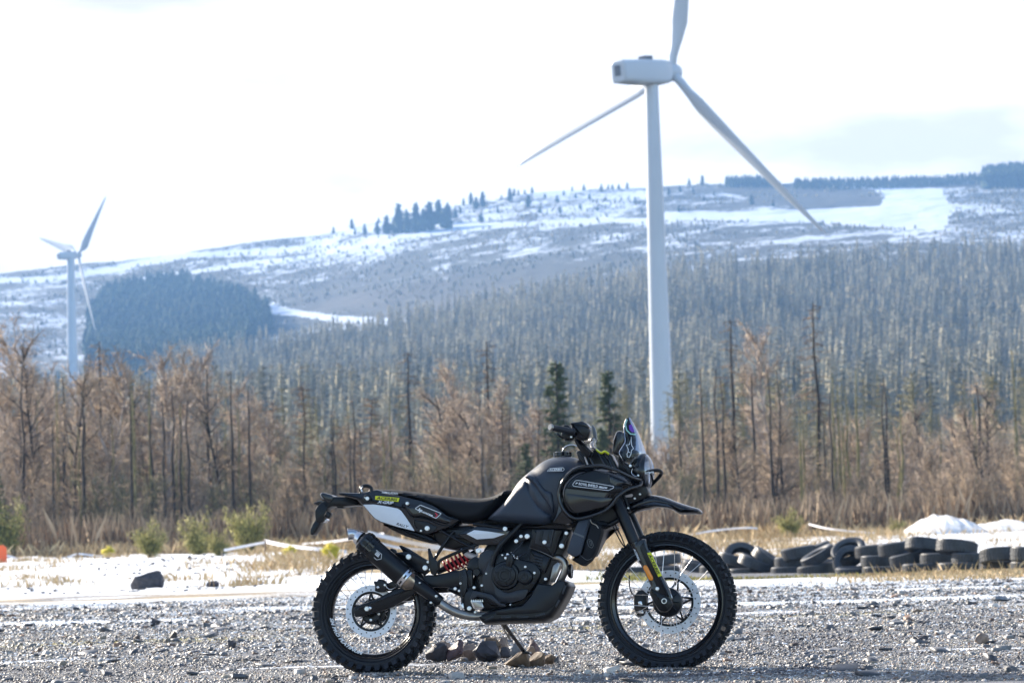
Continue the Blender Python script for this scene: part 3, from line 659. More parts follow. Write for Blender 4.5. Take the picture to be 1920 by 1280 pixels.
X, Y = clumps(22, (1640, 2000), (70, 100), .45, 60); blades('dry_grass', X, Y, rng.uniform(.05, .22, len(X)), .009, 'dry_grass', 'grass poking from the snow at the far right')
X, Y = clumps(260, (1130, 1960), (43.5, 56), .28, 40); blades('verge_grass', X, Y, rng.uniform(.02, .09, len(X)), .012, 'green_grass', 'short yellow green grass at the foot of the tyre wall')
X, Y = clumps(110, (1600, 1960), (34.5, 42), .35, 40); blades('verge_grass', X, Y, rng.uniform(.02, .07, len(X)), .010, 'dry_grass', 'short pale grass in front of the right end of the tyre wall')
X, Y = clumps(40, (1640, 1930), (42.0, 43.4), .15, 3); blades('grass_stalks', X, Y, rng.uniform(.06, .22, len(X)), .004, 'dry_grass', 'tall thin stalks in front of the tyres at right')
X, Y = clumps(120, (0, 1930), (96, 112), .8, 120); blades('bank_grass', X, Y, rng.uniform(.2, .65, len(X)), .006, 'dry_grass', 'tall dead grass along the edge of the wood')

# ------------------------------------------------------------------ trees (made once, copied as single trees)
class TreeB:
    """wood (prisms) and twigs (thin three sided slivers) gathered fast in numpy"""
    def __init__(s): s.wv = []; s.wf = []; s.tv = []
    def branch(s, pts, r0, r1, n=4):
        V, Fc = tube_vf(pts, list(np.linspace(r0, r1, len(pts))), n, False); b = len(s.wv); s.wv += V; s.wf += [tuple(i + b for i in f) for f in Fc]
    def twig(s, a, d_, L, w_):
        s.tv.append((a, d_, L, w_))
    def twigs_mesh(s):
        A = np.array([t[0] for t in s.tv]); D = np.array([t[1] for t in s.tv]); L = np.array([t[2] for t in s.tv])[:, None]; W_ = np.array([t[3] for t in s.tv])[:, None]
        rn = rng.normal(size=A.shape); side = np.cross(D, rn); side /= np.linalg.norm(side, axis=1)[:, None] + 1e-9
        up = np.cross(side, D)
        V = np.stack([A - side * W_, A + side * W_, A + D * L, A + up * W_ * 1.2 + D * L * .1], 1).reshape(-1, 3)
        b_ = np.arange(len(A))[:, None] * 4
        Fc = np.concatenate([b_ + [0, 1, 2], b_ + [1, 3, 2], b_ + [3, 0, 2]], 1).reshape(-1, 3)
        return V, Fc
def nrm(v): v = np.asarray(v, float); return v / (np.linalg.norm(v) + 1e-9)
def finish(name, t, mw, mt, part='crown'):
    """returns an Empty with trunk and crown children at the origin"""
    root = empty(name)
    a = mk('trunk', t.wv, t.wf, mw, root, smooth=180)
    V, Fc = t.twigs_mesh(); b_ = mk(part, V, Fc, mt, root, smooth=0); return root
mat('bark_birch', (.58, .50, .44), .8, col2=(.16, .12, .10), vscale=1.6)
mat('bark_dark', (.045, .036, .03), .9, var=.5, vscale=2)
mat('bark_moss', (.36, .31, .12), .9, col2=(.09, .075, .045), vscale=1.2)
mat('twig_pink', (.22, .155, .11), .8, island=1, col2=(.68, .52, .38))
mat('twig_brown', (.11, .075, .05), .85, island=1, col2=(.58, .43, .28))  # wide random tones imitate sunlit golden twigs against dark gaps
mat('twig_olive', (.14, .13, .07), .85, island=1, col2=(.30, .27, .15))
mat('needle', (.035, .055, .025), .8, island=1, col2=(.10, .13, .05))
mat('needle_dead', (.12, .075, .045), .85, island=1, col2=(.34, .22, .13))
mat('gorse_leaf', (.13, .13, .035), .8, island=1, col2=(.48, .43, .13))
mat('gorse_flower', (.70, .58, .03), .7, island=1, col2=(.85, .75, .1))
def bare_tree(H, seed, tw='twig_pink', bark='bark_birch', dens=1.0, lean=0.0):
    r_ = np.random.default_rng(seed); t = TreeB()
    P_ = [np.array([0, 0, -.5])]; d_ = np.array([lean, 0, 1.0])
    for i in range(9):
        d_ = nrm(d_ + r_.normal(0, .07, 3) * [1, 1, 0]); P_.append(P_[-1] + d_ * (H + .5) / 9)
    t.branch([Vector(p) for p in P_], H * .0125, H * .003, 6)
    nb = int(34 * dens)
    for i in range(nb):
        f = r_.uniform(.22, .97); k = f * 9; k0 = int(k); base = P_[k0] + (P_[min(k0 + 1, 9)] - P_[k0]) * (k - k0)
        a = r_.uniform(0, 6.283); up = r_.uniform(.7, 1.6); dd = nrm([math.cos(a), math.sin(a), up]); L = H * r_.uniform(.14, .30) * (1.15 - f * .7)
        q = [base]; 
        for s_ in range(4): dd = nrm(dd + r_.normal(0, .16, 3) + [0, 0, .05]); q.append(q[-1] + dd * L / 4)
        t.branch([Vector(p) for p in q], H * .0040, H * .0012, 3)
        for j in range(int(9 * dens)):
            g = r_.uniform(.25, 1) * 4; g0 = min(int(g), 3); b2 = q[g0] + (q[g0 + 1] - q[g0]) * (g - g0)
            d2 = nrm(dd + r_.normal(0, .55, 3)); L2 = L * r_.uniform(.25, .55)
            t.twig(b2, d2, L2, .013)
            for m_ in range(5):
                b3 = b2 + d2 * L2 * r_.uniform(.15, 1); d3 = nrm(d2 + r_.normal(0, .55, 3)); t.twig(b3, d3, L2 * r_.uniform(.35, .8), .009)
    return finish('bare_tree', t, bark, tw)
def dead_conifer(H, seed, sparse=1.0, crown='needle_dead', bark='bark_dark', start=.25, name='dead_conifer', wid=.11, droop=-.15, r0=.010):
    r_ = np.random.default_rng(seed); t = TreeB()
    t.branch([Vector((r_.normal(0, .05) * i * .3, 0, -.5 + (H + .5) * i / 6)) for i in range(7)], H * r0, H * .0022, 6)
    for i in range(int(75 * sparse)):
        f = start + (1 - start) * r_.uniform(0, 1) ** .75; z = H * f; a = r_.uniform(0, 6.283); L = H * wid * (1.12 - f) ** .8 * r_.uniform(.5, 1.25) + .12
        dd = nrm([math.cos(a), math.sin(a), droop + r_.normal(0, .18)]); b0 = np.array([0, 0, z])
        t.twig(b0, dd, L, .016)
        for j in range(9):
            b2 = b0 + dd * L * r_.uniform(.15, .98); d2 = nrm(dd + r_.normal(0, .5, 3) + [0, 0, -.2]); t.twig(b2, d2, L * r_.uniform(.15, .4), .010)
    return finish(name, t, bark, crown)
def spruce(H, seed, name='spruce_tree', wid=.17):
    r_ = np.random.default_rng(seed); t = TreeB(); t.branch([Vector((0, 0, -.4)), Vector((0, 0, H * .5)), Vector((0, 0, H))], H * .014, H * .003, 6)
    for i in range(170):
        f = .10 + .89 * (i / 170) ** .9; z = H * f; a = r_.uniform(0, 6.283); L = H * wid * (1.06 - f) * r_.uniform(.6, 1.15) + .1; dd = nrm([math.cos(a), math.sin(a), -.30 + .45 * f])
        t.twig(np.array([0, 0, z]), dd, L, .02)
        for j in range(15):
            b2 = np.array([0, 0, z]) + dd * L * r_.uniform(.1, 1); d2 = nrm(dd * .6 + r_.normal(0, .45, 3) + [0, 0, -.15]); t.twig(b2, d2, .12 + L * .22, .024)
    return finish(name, t, 'bark_dark', 'needle')
def gorse(H, seed, m='gorse_leaf', name='gorse_bush', fl=0):
    r_ = np.random.default_rng(seed); t = TreeB(); nst = 26
    for i in range(nst):
        a = r_.uniform(0, 6.283); sp = r_.uniform(.1, .85); dd = nrm([math.cos(a) * sp, math.sin(a) * sp, 1]); L = H * r_.uniform(.3, 1.12) * (1 - .25 * sp)
        e = dd * L; t.branch([Vector((0, 0, -.1)), Vector(e * .5), Vector(e)], .018, .006, 3)
        for j in range(95):
            b2 = e * r_.uniform(.3, 1) + r_.normal(0, .07 * H, 3); d2 = nrm(dd + r_.normal(0, .6, 3)); t.twig(b2, d2, r_.uniform(.06, .2), .016)
    return finish(name, t, 'bark_dark', m, 'foliage')
def hide_proto(o): o.location = (0, 0, 0)
protos = {}
def proto(key, fn): protos[key] = [fn, False]
class Kind:
    """first placement uses the original object, later ones are copies"""
    def __init__(s, root, H): s.root = root; s.H = H; s.used = False
    def place(s, px, ytop, Yd, label, cat, group=None, rot=None, ybase=None):
        tp = at(px, ytop, Yd); X = tp.x; zb = float(ground_z(np.array(X), np.array(Yd)))
        top = tp.z; h = max(top - zb, .3)
        o = s.root if not s.used else copy_tree(s.root); s.used = True
        o.location = (X, Yd, zb); k = h / s.H; wk = k ** .75
        o.scale = (wk, wk, k); o.rotation_euler = (0, 0, random.uniform(0, 6.28) if rot is None else rot)
        tag(o, label, cat, group); return o
BT = [Kind(bare_tree(9, 100 + i, 'twig_pink' if i < 3 else 'twig_brown', 'bark_birch' if i % 2 == 0 else 'bark_dark', 1.25, random.uniform(-.1, .1)), 9) for i in range(5)]
DC = [Kind(dead_conifer(10, 120 + i, [1.3, 1.1, .5][i], wid=[.13, .15, .08][i], r0=.0155), 10) for i in range(3)]
LA = [Kind(dead_conifer(8, 130 + i, 2.0, 'needle_dead', 'bark_dark', .12, 'larch_tree', .17, .15), 8) for i in range(2)]
LO = [Kind(dead_conifer(10, 135 + i, 2.6, 'twig_olive', 'bark_moss', .15, 'larch_tree', .12, .1), 10) for i in range(3)]
PO = [Kind(dead_conifer(10, 140 + i, .28, 'twig_olive' if i else 'twig_brown', 'bark_moss', .2, 'dead_conifer', .09, .1, .0145), 10) for i in range(2)]
SP = [Kind(spruce(6.5, 150 + i), 6.5) for i in range(2)]
GO = [Kind(gorse(1.5, 160 + i), 1.5) for i in range(3)]
YB = [Kind(gorse(.6, 170, 'gorse_flower', 'gorse_bush'), .6)]
def bare_shrub(H, seed, m):
    r_ = np.random.default_rng(seed); t = TreeB()
    for i in range(16):
        a = r_.uniform(0, 6.283); sp = r_.uniform(.05, .45); dd = nrm([math.cos(a) * sp, math.sin(a) * sp, 1]); L = H * r_.uniform(.6, 1.05); b0 = np.array([math.cos(a), math.sin(a), 0]) * .25
        q = [b0]
        for s_ in range(4): dd = nrm(dd + r_.normal(0, .1, 3)); q.append(q[-1] + dd * L / 4)
        t.branch([Vector(p) for p in q], .028, .008, 3)
        for j in range(40):
            g = r_.uniform(.15, 1) * 4; g0 = min(int(g), 3); b2 = q[g0] + (q[g0 + 1] - q[g0]) * (g - g0); d2 = nrm(dd + r_.normal(0, .5, 3)); L2 = H * r_.uniform(.08, .22); t.twig(b2, d2, L2, .011)
            for m_ in range(3): t.twig(b2 + d2 * L2 * r_.uniform(.3, 1), nrm(d2 + r_.normal(0, .6, 3)), L2 * .6, .008)
    return finish('bare_shrub', t, 'bark_dark', m)
SH = [Kind(bare_shrub(3.2, 180 + i, ['twig_brown', 'twig_pink', 'twig_brown', 'twig_olive'][i]), 3.2) for i in range(4)]

# named trees: px, top y, distance
DC[0].place(1525, 568, 128, 'tallest dark dead conifer right of the big turbine tower, reaching highest of the near trees', 'tree')
DC[1].place(1366, 600, 122, 'dark dead conifer with ragged left side branches between turbine tower and tallest dead tree', 'tree')
DC[0].place(186, 640, 126, 'dark mossy dead conifer standing right of the small turbine tower', 'tree')
DC[1].place(762, 660, 130, 'thin dead conifer with bare lower trunk above the tail of the motorcycle', 'tree')
DC[0].place(912, 640, 133, 'brown dead conifer above the seat, left of the green spruce', 'tree')
DC[2].place(1408, 700, 118, 'slim bare dead trunk just right of the ragged dead conifer', 'tree')
DC[2].place(388, 690, 120, 'slim dark trunk above the two middle gorse bushes at left', 'tree')
LA[0].place(566, 726, 112, 'reddish brown conical larch left of the motorcycle', 'tree')
LA[1].place(1010, 770, 118, 'low brown larch just left of the green spruce', 'tree')
SP[0].place(1042, 676, 116, 'green spruce above the handlebar', 'tree')
SP[1].place(1140, 694, 120, 'narrow green spruce just left of the big turbine tower', 'tree')
SP[0].place(-14, 850, 100, 'dark green spruce cut by the left edge', 'tree')
PO[0].place(447, 764, 118, 'short mossy pole of a tree with stubby branches, centre left', 'tree')
PO[0].place(730, 745, 118, 'yellow green mossy trunk left of the thin dead conifer above the tail', 'tree')
PO[1].place(1897, 656, 122, 'tall mossy pole at the right edge', 'tree')
PO[0].place(1687, 752, 112, 'yellow green mossy pole at right, before the snow heap', 'tree')
PO[1].place(1604, 690, 120, 'mossy slim larch pole right of the group of four trunks', 'tree')
PO[0].place(1586, 725, 117, 'mossy yellow pole in the group of four trunks', 'tree')
PO[1].place(1560, 700, 116, 'dark slim pole, leftmost of the group of four trunks', 'tree')
PO[1].place(1570, 720, 119, 'second slim pole of the group of four trunks', 'tree')
BT[0].place(1462, 620, 122, 'pale trunked birch between the two tall dead conifers', 'tree')
BT[2].place(1494, 745, 120, 'short pale birch left of the tallest dead conifer', 'tree')
BT[1].place(1866, 720, 118, 'thin forked bare tree left of the mossy pole at the right edge', 'tree')
BT[0].place(300, 670, 125, 'wide pale birch with bright upper limbs, centre of the left group', 'tree')
BT[2].place(262, 690, 118, 'birch with bright trunk left of the widest birch', 'tree')
BT[1].place(40, 640, 120, 'forked birch near the left edge with bright fork', 'tree')
BT[2].place(96, 612, 128, 'high pinkish birch left of the small turbine tower', 'tree')
BT[0].place(880, 690, 126, 'pinkish birch left of the brown dead conifer above the seat', 'tree')
GO[0].place(281, 978, 86, 'yellow green gorse bush, leftmost of the three in front of the wood', 'bush')
GO[1].place(368, 962, 92, 'dark topped gorse bush, middle one of the three in front of the wood', 'bush')
GO[2].place(466, 940, 90, 'largest gorse bush, right one of the three, left of the tail', 'bush')
GO[0].place(1480, 955, 94, 'straw and green bush behind the left part of the tyre wall', 'bush')
GO[1].place(1678, 972, 94, 'small green bush left of the snow heap', 'bush')
GO[2].place(4, 935, 100, 'dark green bush in the left corner of the wood edge', 'bush')
GO[1].place(410, 990, 88, 'small low gorse between the middle and the largest bush', 'bush')
GO[0].place(535, 1010, 86, 'tiny green gorse beside the tape left of the tail light', 'bush')
YB[0].place(204, 1028, 90, 'bright yellow flowering low bush at left', 'bush')
YB[0].place(622, 1022, 76, 'yellow flowering tuft under the tail of the motorcycle', 'bush')
YB[0].place(545, 1033, 80, 'small yellow tuft by the bright tape', 'bush')
# the rest of the wood edge
MARKS = [(60, 'by the left edge'), (170, 'below the small turbine'), (330, 'behind the leftmost gorse bush'), (520, 'behind the two right gorse bushes'), (680, 'behind the tail of the motorcycle'), (850, 'above the rear of the seat'), (1010, 'above the front of the seat'),
         (1180, 'behind the handlebar'), (1330, 'at the foot of the big turbine'), (1480, 'below the ragged dead conifer'), (1640, 'below the group of four trunks'), (1800, 'behind the snow heap'), (9999, 'by the right edge')]
def scatter_trees(n, kinds, xr, yr, Yr, label, group, cat='tree', avoid=None):
    for i in range(n):
        px = random.uniform(*xr); mk_ = next(t for x, t in MARKS if px < x)
        yt = random.uniform(*yr)
        if 100 < px < 180: yt = max(yt, random.uniform(695, 760))
        random.choice(kinds).place(px, yt, random.uniform(*Yr), label + ', ' + mk_, cat, group + ', ' + mk_)
scatter_trees(22, BT, (-60, 430), (655, 770), (108, 150), 'pinkish grey bare birch in the crowded wood', 'bare birches at left')
scatter_trees(16, BT, (420, 1000), (760, 860), (108, 140), 'low bare tree in the thicket', 'low bare trees behind the motorcycle')
scatter_trees(6, BT[:3], (820, 990), (700, 780), (115, 140), 'pinkish bare tree in the clump above the seat', 'pinkish trees above the seat')
scatter_trees(20, BT, (1260, 1980), (760, 860), (108, 145), 'small bare tree beyond the tyre wall', 'bare trees behind the tyre wall')
scatter_trees(22, LA, (450, 1240), (740, 850), (112, 170), 'brown leafless larch in the wood', 'brown larches behind the motorcycle')
scatter_trees(24, PO, (-40, 480), (690, 850), (106, 140), 'bare pole like trunk', 'pole trunks')
scatter_trees(14, PO, (560, 1240), (770, 880), (106, 140), 'bare pole like trunk', 'pole trunks')
scatter_trees(12, PO, (1270, 1960), (740, 850), (108, 140), 'bare pole like trunk', 'pole trunks')
scatter_trees(46, LO, (1240, 1990), (690, 770), (170, 290), 'olive grey leafless larch in the middle distance', 'olive larches')
scatter_trees(26, LO, (400, 1260), (720, 800), (180, 300), 'olive grey leafless larch in the middle distance', 'olive larches')
scatter_trees(110, SH, (-60, 1990), (850, 965), (101, 122), 'brown bare shrub at the edge of the wood', 'bare shrubs at the wood edge', 'shrub')
scatter_trees(70, SH, (-60, 1990), (800, 900), (122, 150), 'brown bare shrub deeper inside the thicket', 'bare shrubs deeper in the wood', 'shrub')
DK = [Kind(dead_conifer(10, 190 + i, [.7, .45][i], 'twig_brown', 'bark_dark', .3, 'dead_conifer', .10, .05, .0135), 10) for i in range(2)]
scatter_trees(15, DK, (-40, 470), (675, 800), (104, 118), 'dark upright trunk with thin upper branches', 'dark trunks')
scatter_trees(12, DK, (560, 1220), (730, 840), (104, 120), 'dark upright trunk with thin upper branches', 'dark trunks')
scatter_trees(15, DK, (1270, 1960), (690, 810), (104, 120), 'dark upright trunk with thin upper branches', 'dark trunks')
SP[1].place(1128, 800, 112, 'low dark green spruce at the foot of the narrow one left of the turbine tower', 'tree')
SP[0].place(985, 830, 108, 'low dark green spruce above the front of the seat', 'tree')
# tangle of dead stems and brambles under the trees
def tangle(n, Yr, hr, m, label, wd=.008, xr=(-80, 2000)):
    Y = rng.uniform(*Yr, n); px = rng.uniform(*xr, n); X = (px - 960) / 5340 * Y
    blades('undergrowth', X, Y, rng.uniform(*hr, n), wd, m, label, .15)
tangle(38000, (100, 118), (.3, 2.0), 'twig_brown', 'dense brown tangle of stems under the trees')
tangle(22000, (112, 160), (.6, 2.8), 'twig_brown', 'dense brown tangle of taller stems deeper in the wood')
tangle(9000, (108, 150), (.6, 2.2), 'twig_olive', 'greenish stems deeper in the wood', xr=(-80, 2000))
tangle(12000, (160, 300), (3.0, 7.5), 'twig_olive', 'grey green stems filling the valley wood', .013)

# ------------------------------------------------------------------ forest on the hill
def far_tree(H, seed, n=54, wid=.155, up=.12, wd=.115, core=.038):
    r_ = np.random.default_rng(seed); V = []; Fc = []
    ks = 4; lv = [(-.05, .012), (.08, core * .8), (.38, core * r_.uniform(.8, 1.2)), (.78, core * .45)]
    for f, r0 in lv:
        for k in range(ks): a = k * 2 * math.pi / ks + f * 3; rr = H * r0 * r_.uniform(.6, 1.4); V.append((math.cos(a) * rr, math.sin(a) * rr, H * f))
    for i in range(len(lv) - 1):
        for k in range(ks):
            p, q = i * ks + k, i * ks + (k + 1) % ks; Fc += [(p, q, q + ks), (p, q + ks, p + ks)]
    t_ = len(V); V.append((0, 0, H)); Fc += [((len(lv) - 1) * ks + k, (len(lv) - 1) * ks + (k + 1) % ks, t_) for k in range(ks)]
    for i in range(n):
        f = .12 + .84 * (i + r_.uniform(0, 1)) / n; a = r_.uniform(0, 6.283); L = H * wid * (1.1 - f) ** .7 * r_.uniform(.6, 1.25) + .2
        d_ = nrm([math.cos(a), math.sin(a), up + r_.normal(0, .25)]); s_ = np.cross(d_, [0, 0, 1]) * .5 + np.array([0, 0, 1.0]) * r_.uniform(.4, 1); s_ = nrm(s_) * wd * H / 16 * r_.uniform(1.5, 3.5)
        c = np.array([0, 0, H * f]); b = len(V); V += [tuple(c - s_), tuple(c + s_), tuple(c + d_ * L)]; Fc.append((b, b + 1, b + 2))
    return np.array(V, float), np.array(Fc)
def forest(name, X, Y, H, shapes, H0, m, label, sx=1.0):
    Z = ground_z(X, Y); V = []; Fc = []; TI = []; ti = np.clip(rng.uniform(0, .55, len(X)) + .35 * fbm(X, Y, 81, 3, .01), 0, .75); base = 0; idx = rng.integers(0, len(shapes), len(X))
    for k, (v, f) in enumerate(shapes):
        s = np.where(idx == k)[0]
        if not len(s): continue
        a = rng.uniform(0, 6.283, len(s)); ca = np.cos(a)[:, None]; sa = np.sin(a)[:, None]; sc = (H[s] / H0)[:, None]; wq = sc * rng.uniform(.75, 1.25, (len(s), 1)) * sx
        x = v[None, :, 0] * wq; y = v[None, :, 1] * wq
        V.append(np.stack([x * ca - y * sa + X[s][:, None], x * sa + y * ca + Y[s][:, None], v[None, :, 2] * sc + Z[s][:, None]], -1).reshape(-1, 3))
        Fc.append((f[None] + (np.arange(len(s)) * len(v))[:, None, None] + base).reshape(-1, 3)); base += len(v) * len(s); TI.append(np.repeat(ti[s], len(v)))
    o = mk(name, np.concatenate(V), np.concatenate(Fc), m, smooth=0); tag(o, label, 'forest', kind='stuff')
    at_ = o.data.attributes.new('tint', 'FLOAT', 'POINT'); at_.data.foreach_set('value', np.concatenate(TI).astype(np.float32))
tint_mat('larch_far', (.12, .11, .065), (.58, .50, .34))
tint_mat('conifer_far', (.02, .04, .03), (.09, .125, .075))
LF = [far_tree(16, 200 + i) for i in range(8)]
def hillpts(n, xr, Yr):
    px = rng.uniform(*xr, n); Y = np.sqrt(rng.uniform(Yr[0] ** 2, Yr[1] ** 2, n)); return px, (px - 960) / 5340 * Y, Y
px, X, Y = hillpts(9000, (-60, 1990), (520, 1560))
k_ = (px > 330 + 90 * fbm(Y * .01, Y * 0, 71, 2, 1)) | (Y < 900)
k_ &= (fbm(X, Y, 72, 3, .02) > -.55)
forest('larch_forest', X[k_], Y[k_], rng.uniform(9, 21, k_.sum()), LF, 16, 'larch_far', 'pale leafless larch forest covering the hillside behind the turbine')
px, X, Y = hillpts(3500, (-60, 1990), (300, 560))
forest('valley_wood', X, Y, rng.uniform(7, 13, len(X)), LF, 16, 'larch_far', 'leafless larch wood filling the valley behind the near trees')
CF = [far_tree(14, 220 + i, 34, .22, -.15, .30, .13) for i in range(5)]
# plantation of evergreens at left
px, X, Y = hillpts(11000, (120, 560), (1560, 2500))
Z = ground_z(X, Y); py = pyof(X, Y, Z)
k_ = (fbm(X, Y, 75, 3, .02) > -.35) & inpoly(px + 14 * fbm(X, Y, 76, 3, .012), py + 12 * fbm(X, Y, 77, 3, .012), [(165, 715), (160, 620), (185, 575), (230, 550), (300, 540), (380, 543), (450, 560), (500, 590), (506, 622), (470, 650), (430, 715)])
forest('evergreen_plantation', X[k_], Y[k_], rng.uniform(8, 19, k_.sum()), CF, 14, 'conifer_far', 'dark blue green plantation of evergreens on the far hillside at left')
px, X, Y = hillpts(1500, (-40, 700), (1400, 1600)); Z = ground_z(X, Y); py = pyof(X, Y, Z)
forest('evergreen_plantation', X, Y, rng.uniform(4, 9, len(X)), CF, 14, 'conifer_far', 'dark scrubby evergreens below the white track at left')
# scrub on the moor (low heather and small bushes)
px, X, Y = hillpts(9000, (-40, 1990), (1650, 2640)); Z = ground_z(X, Y); py = pyof(X, Y, Z)
k_ = (hill_snow(X, Y) < .75) & (fbm(X, Y, 73, 3, .012) > -.15)
forest('moor_scrub', X[k_], Y[k_], rng.uniform(1.2, 3.4, k_.sum()), CF, 14, 'larch_far', 'low scrub and heather on the snowy moor', 2.2)
px, X, Y = hillpts(2600, (1500, 2000), (2560, 2700))
forest('ridge_plantation', X, Y, rng.uniform(3, 6.5, len(X)), CF, 14, 'conifer_far', 'dark line of evergreens along the skyline at right')
px, X, Y = hillpts(900, (1858, 2000), (2500, 2600))
forest('ridge_plantation', X, Y, rng.uniform(13, 17, len(X)), CF, 14, 'conifer_far', 'taller block of evergreens on the skyline at the right edge')
px, X, Y = hillpts(160, (1372, 1465), (2600, 2660))
forest('ridge_plantation', X, Y, rng.uniform(6, 10, len(X)), CF, 14, 'conifer_far', 'small wood on the skyline behind the turbine blade')
# single conifers on the ridge: px, base y, height px
RID = [(629, 425, 14), (664, 421, 20), (715, 403, 12), (730, 440, 38), (752, 438, 58), (785, 436, 58), (768, 437, 46), (812, 432, 56), (800, 434, 44), (828, 420, 48), (845, 430, 52), (838, 428, 40), (745, 439, 30), (688, 440, 22), (670, 441, 14), (712, 440, 26), (860, 410, 22), (876, 379, 15), (890, 378, 24), (899, 392, 24), (912, 388, 30), (905, 414, 12), (909, 417, 20), (948, 365, 10), (964, 378, 26), (972, 360, 16), (980, 358, 12), (998, 388, 24), (992, 360, 10), (1006, 358, 14), (1030, 372, 12), (1053, 380, 16), (1066, 366, 10), (1082, 354, 10), (1104, 353, 14), (1088, 372, 12), (1114, 374, 12), (1137, 360, 16), (1150, 352, 12), (1158, 350, 12), (1170, 349, 12), (1186, 347, 14), (1058, 400, 16), (1020, 400, 14), (1096, 392, 12), (1200, 384, 16), (1264, 366, 16), (1285, 360, 14), (1303, 344, 15), (1328, 345, 20), (1310, 362, 12), (1282, 398, 14), (1330, 376, 12), (1420, 384, 22), (1548, 345, 12), (1506, 350, 14), (1400, 342, 12), (940, 400, 14), (870, 400, 14), (1212, 400, 10), (1350, 368, 10), (1240, 376, 10), (985, 410, 10), (1128, 396, 10), (1460, 388, 12)]
def ridge_tree(seed):
    v, f = far_tree(14, seed, 60, .34, -.05, .42, .2); root = mk('ridge_conifer', v, f, 'conifer_far', smooth=0)
    root.data.attributes.new('tint', 'FLOAT', 'POINT').data.foreach_set('value', np.full(len(v), .1, np.float32)); return root
RT = [ridge_tree(240 + i) for i in range(4)]; ru = [False] * 4
ys_ = np.linspace(1500, 2690, 500)
for i, (px, yb, hp) in enumerate(RID):
    X = (px - 960) / 5340 * ys_; pyy = pyof(X, ys_, ground_z(X, ys_)); cand = np.where(pyy <= yb)[0]; Yd = float(ys_[cand[0]]) if len(cand) else 2640.0
    k = i % 4; o = RT[k] if not ru[k] else RT[k].copy()
    if ru[k]: COL.objects.link(o)
    ru[k] = True; Xd = (px - 960) / 5340 * Yd; h = hp * Yd / F
    o.location = (Xd, Yd, float(ground_z(np.array(Xd), np.array(Yd))) - .3); o.scale = (h / 14 * 1.15, h / 14 * 1.15, h / 14); o.rotation_euler = (0, 0, random.uniform(0, 6))
    if px == 629: lab, g = 'small dark conifer standing furthest left on the skyline', None
    elif px == 664: lab, g = 'second dark conifer from the left on the skyline', None
    elif px in (1328, 1303): lab, g = ('larger' if px == 1328 else 'smaller') + ' of two dark conifers on the skyline right of the tower', None
    elif 680 < px < 870: lab, g = 'dark conifer in the clump on the left shoulder of the hill', 'conifers clumped on the shoulder of the hill'
    else: lab, g = 'small dark conifer scattered on the snowy hilltop', 'single conifers on the snowy hilltop'
    tag(o, lab, 'tree', g)

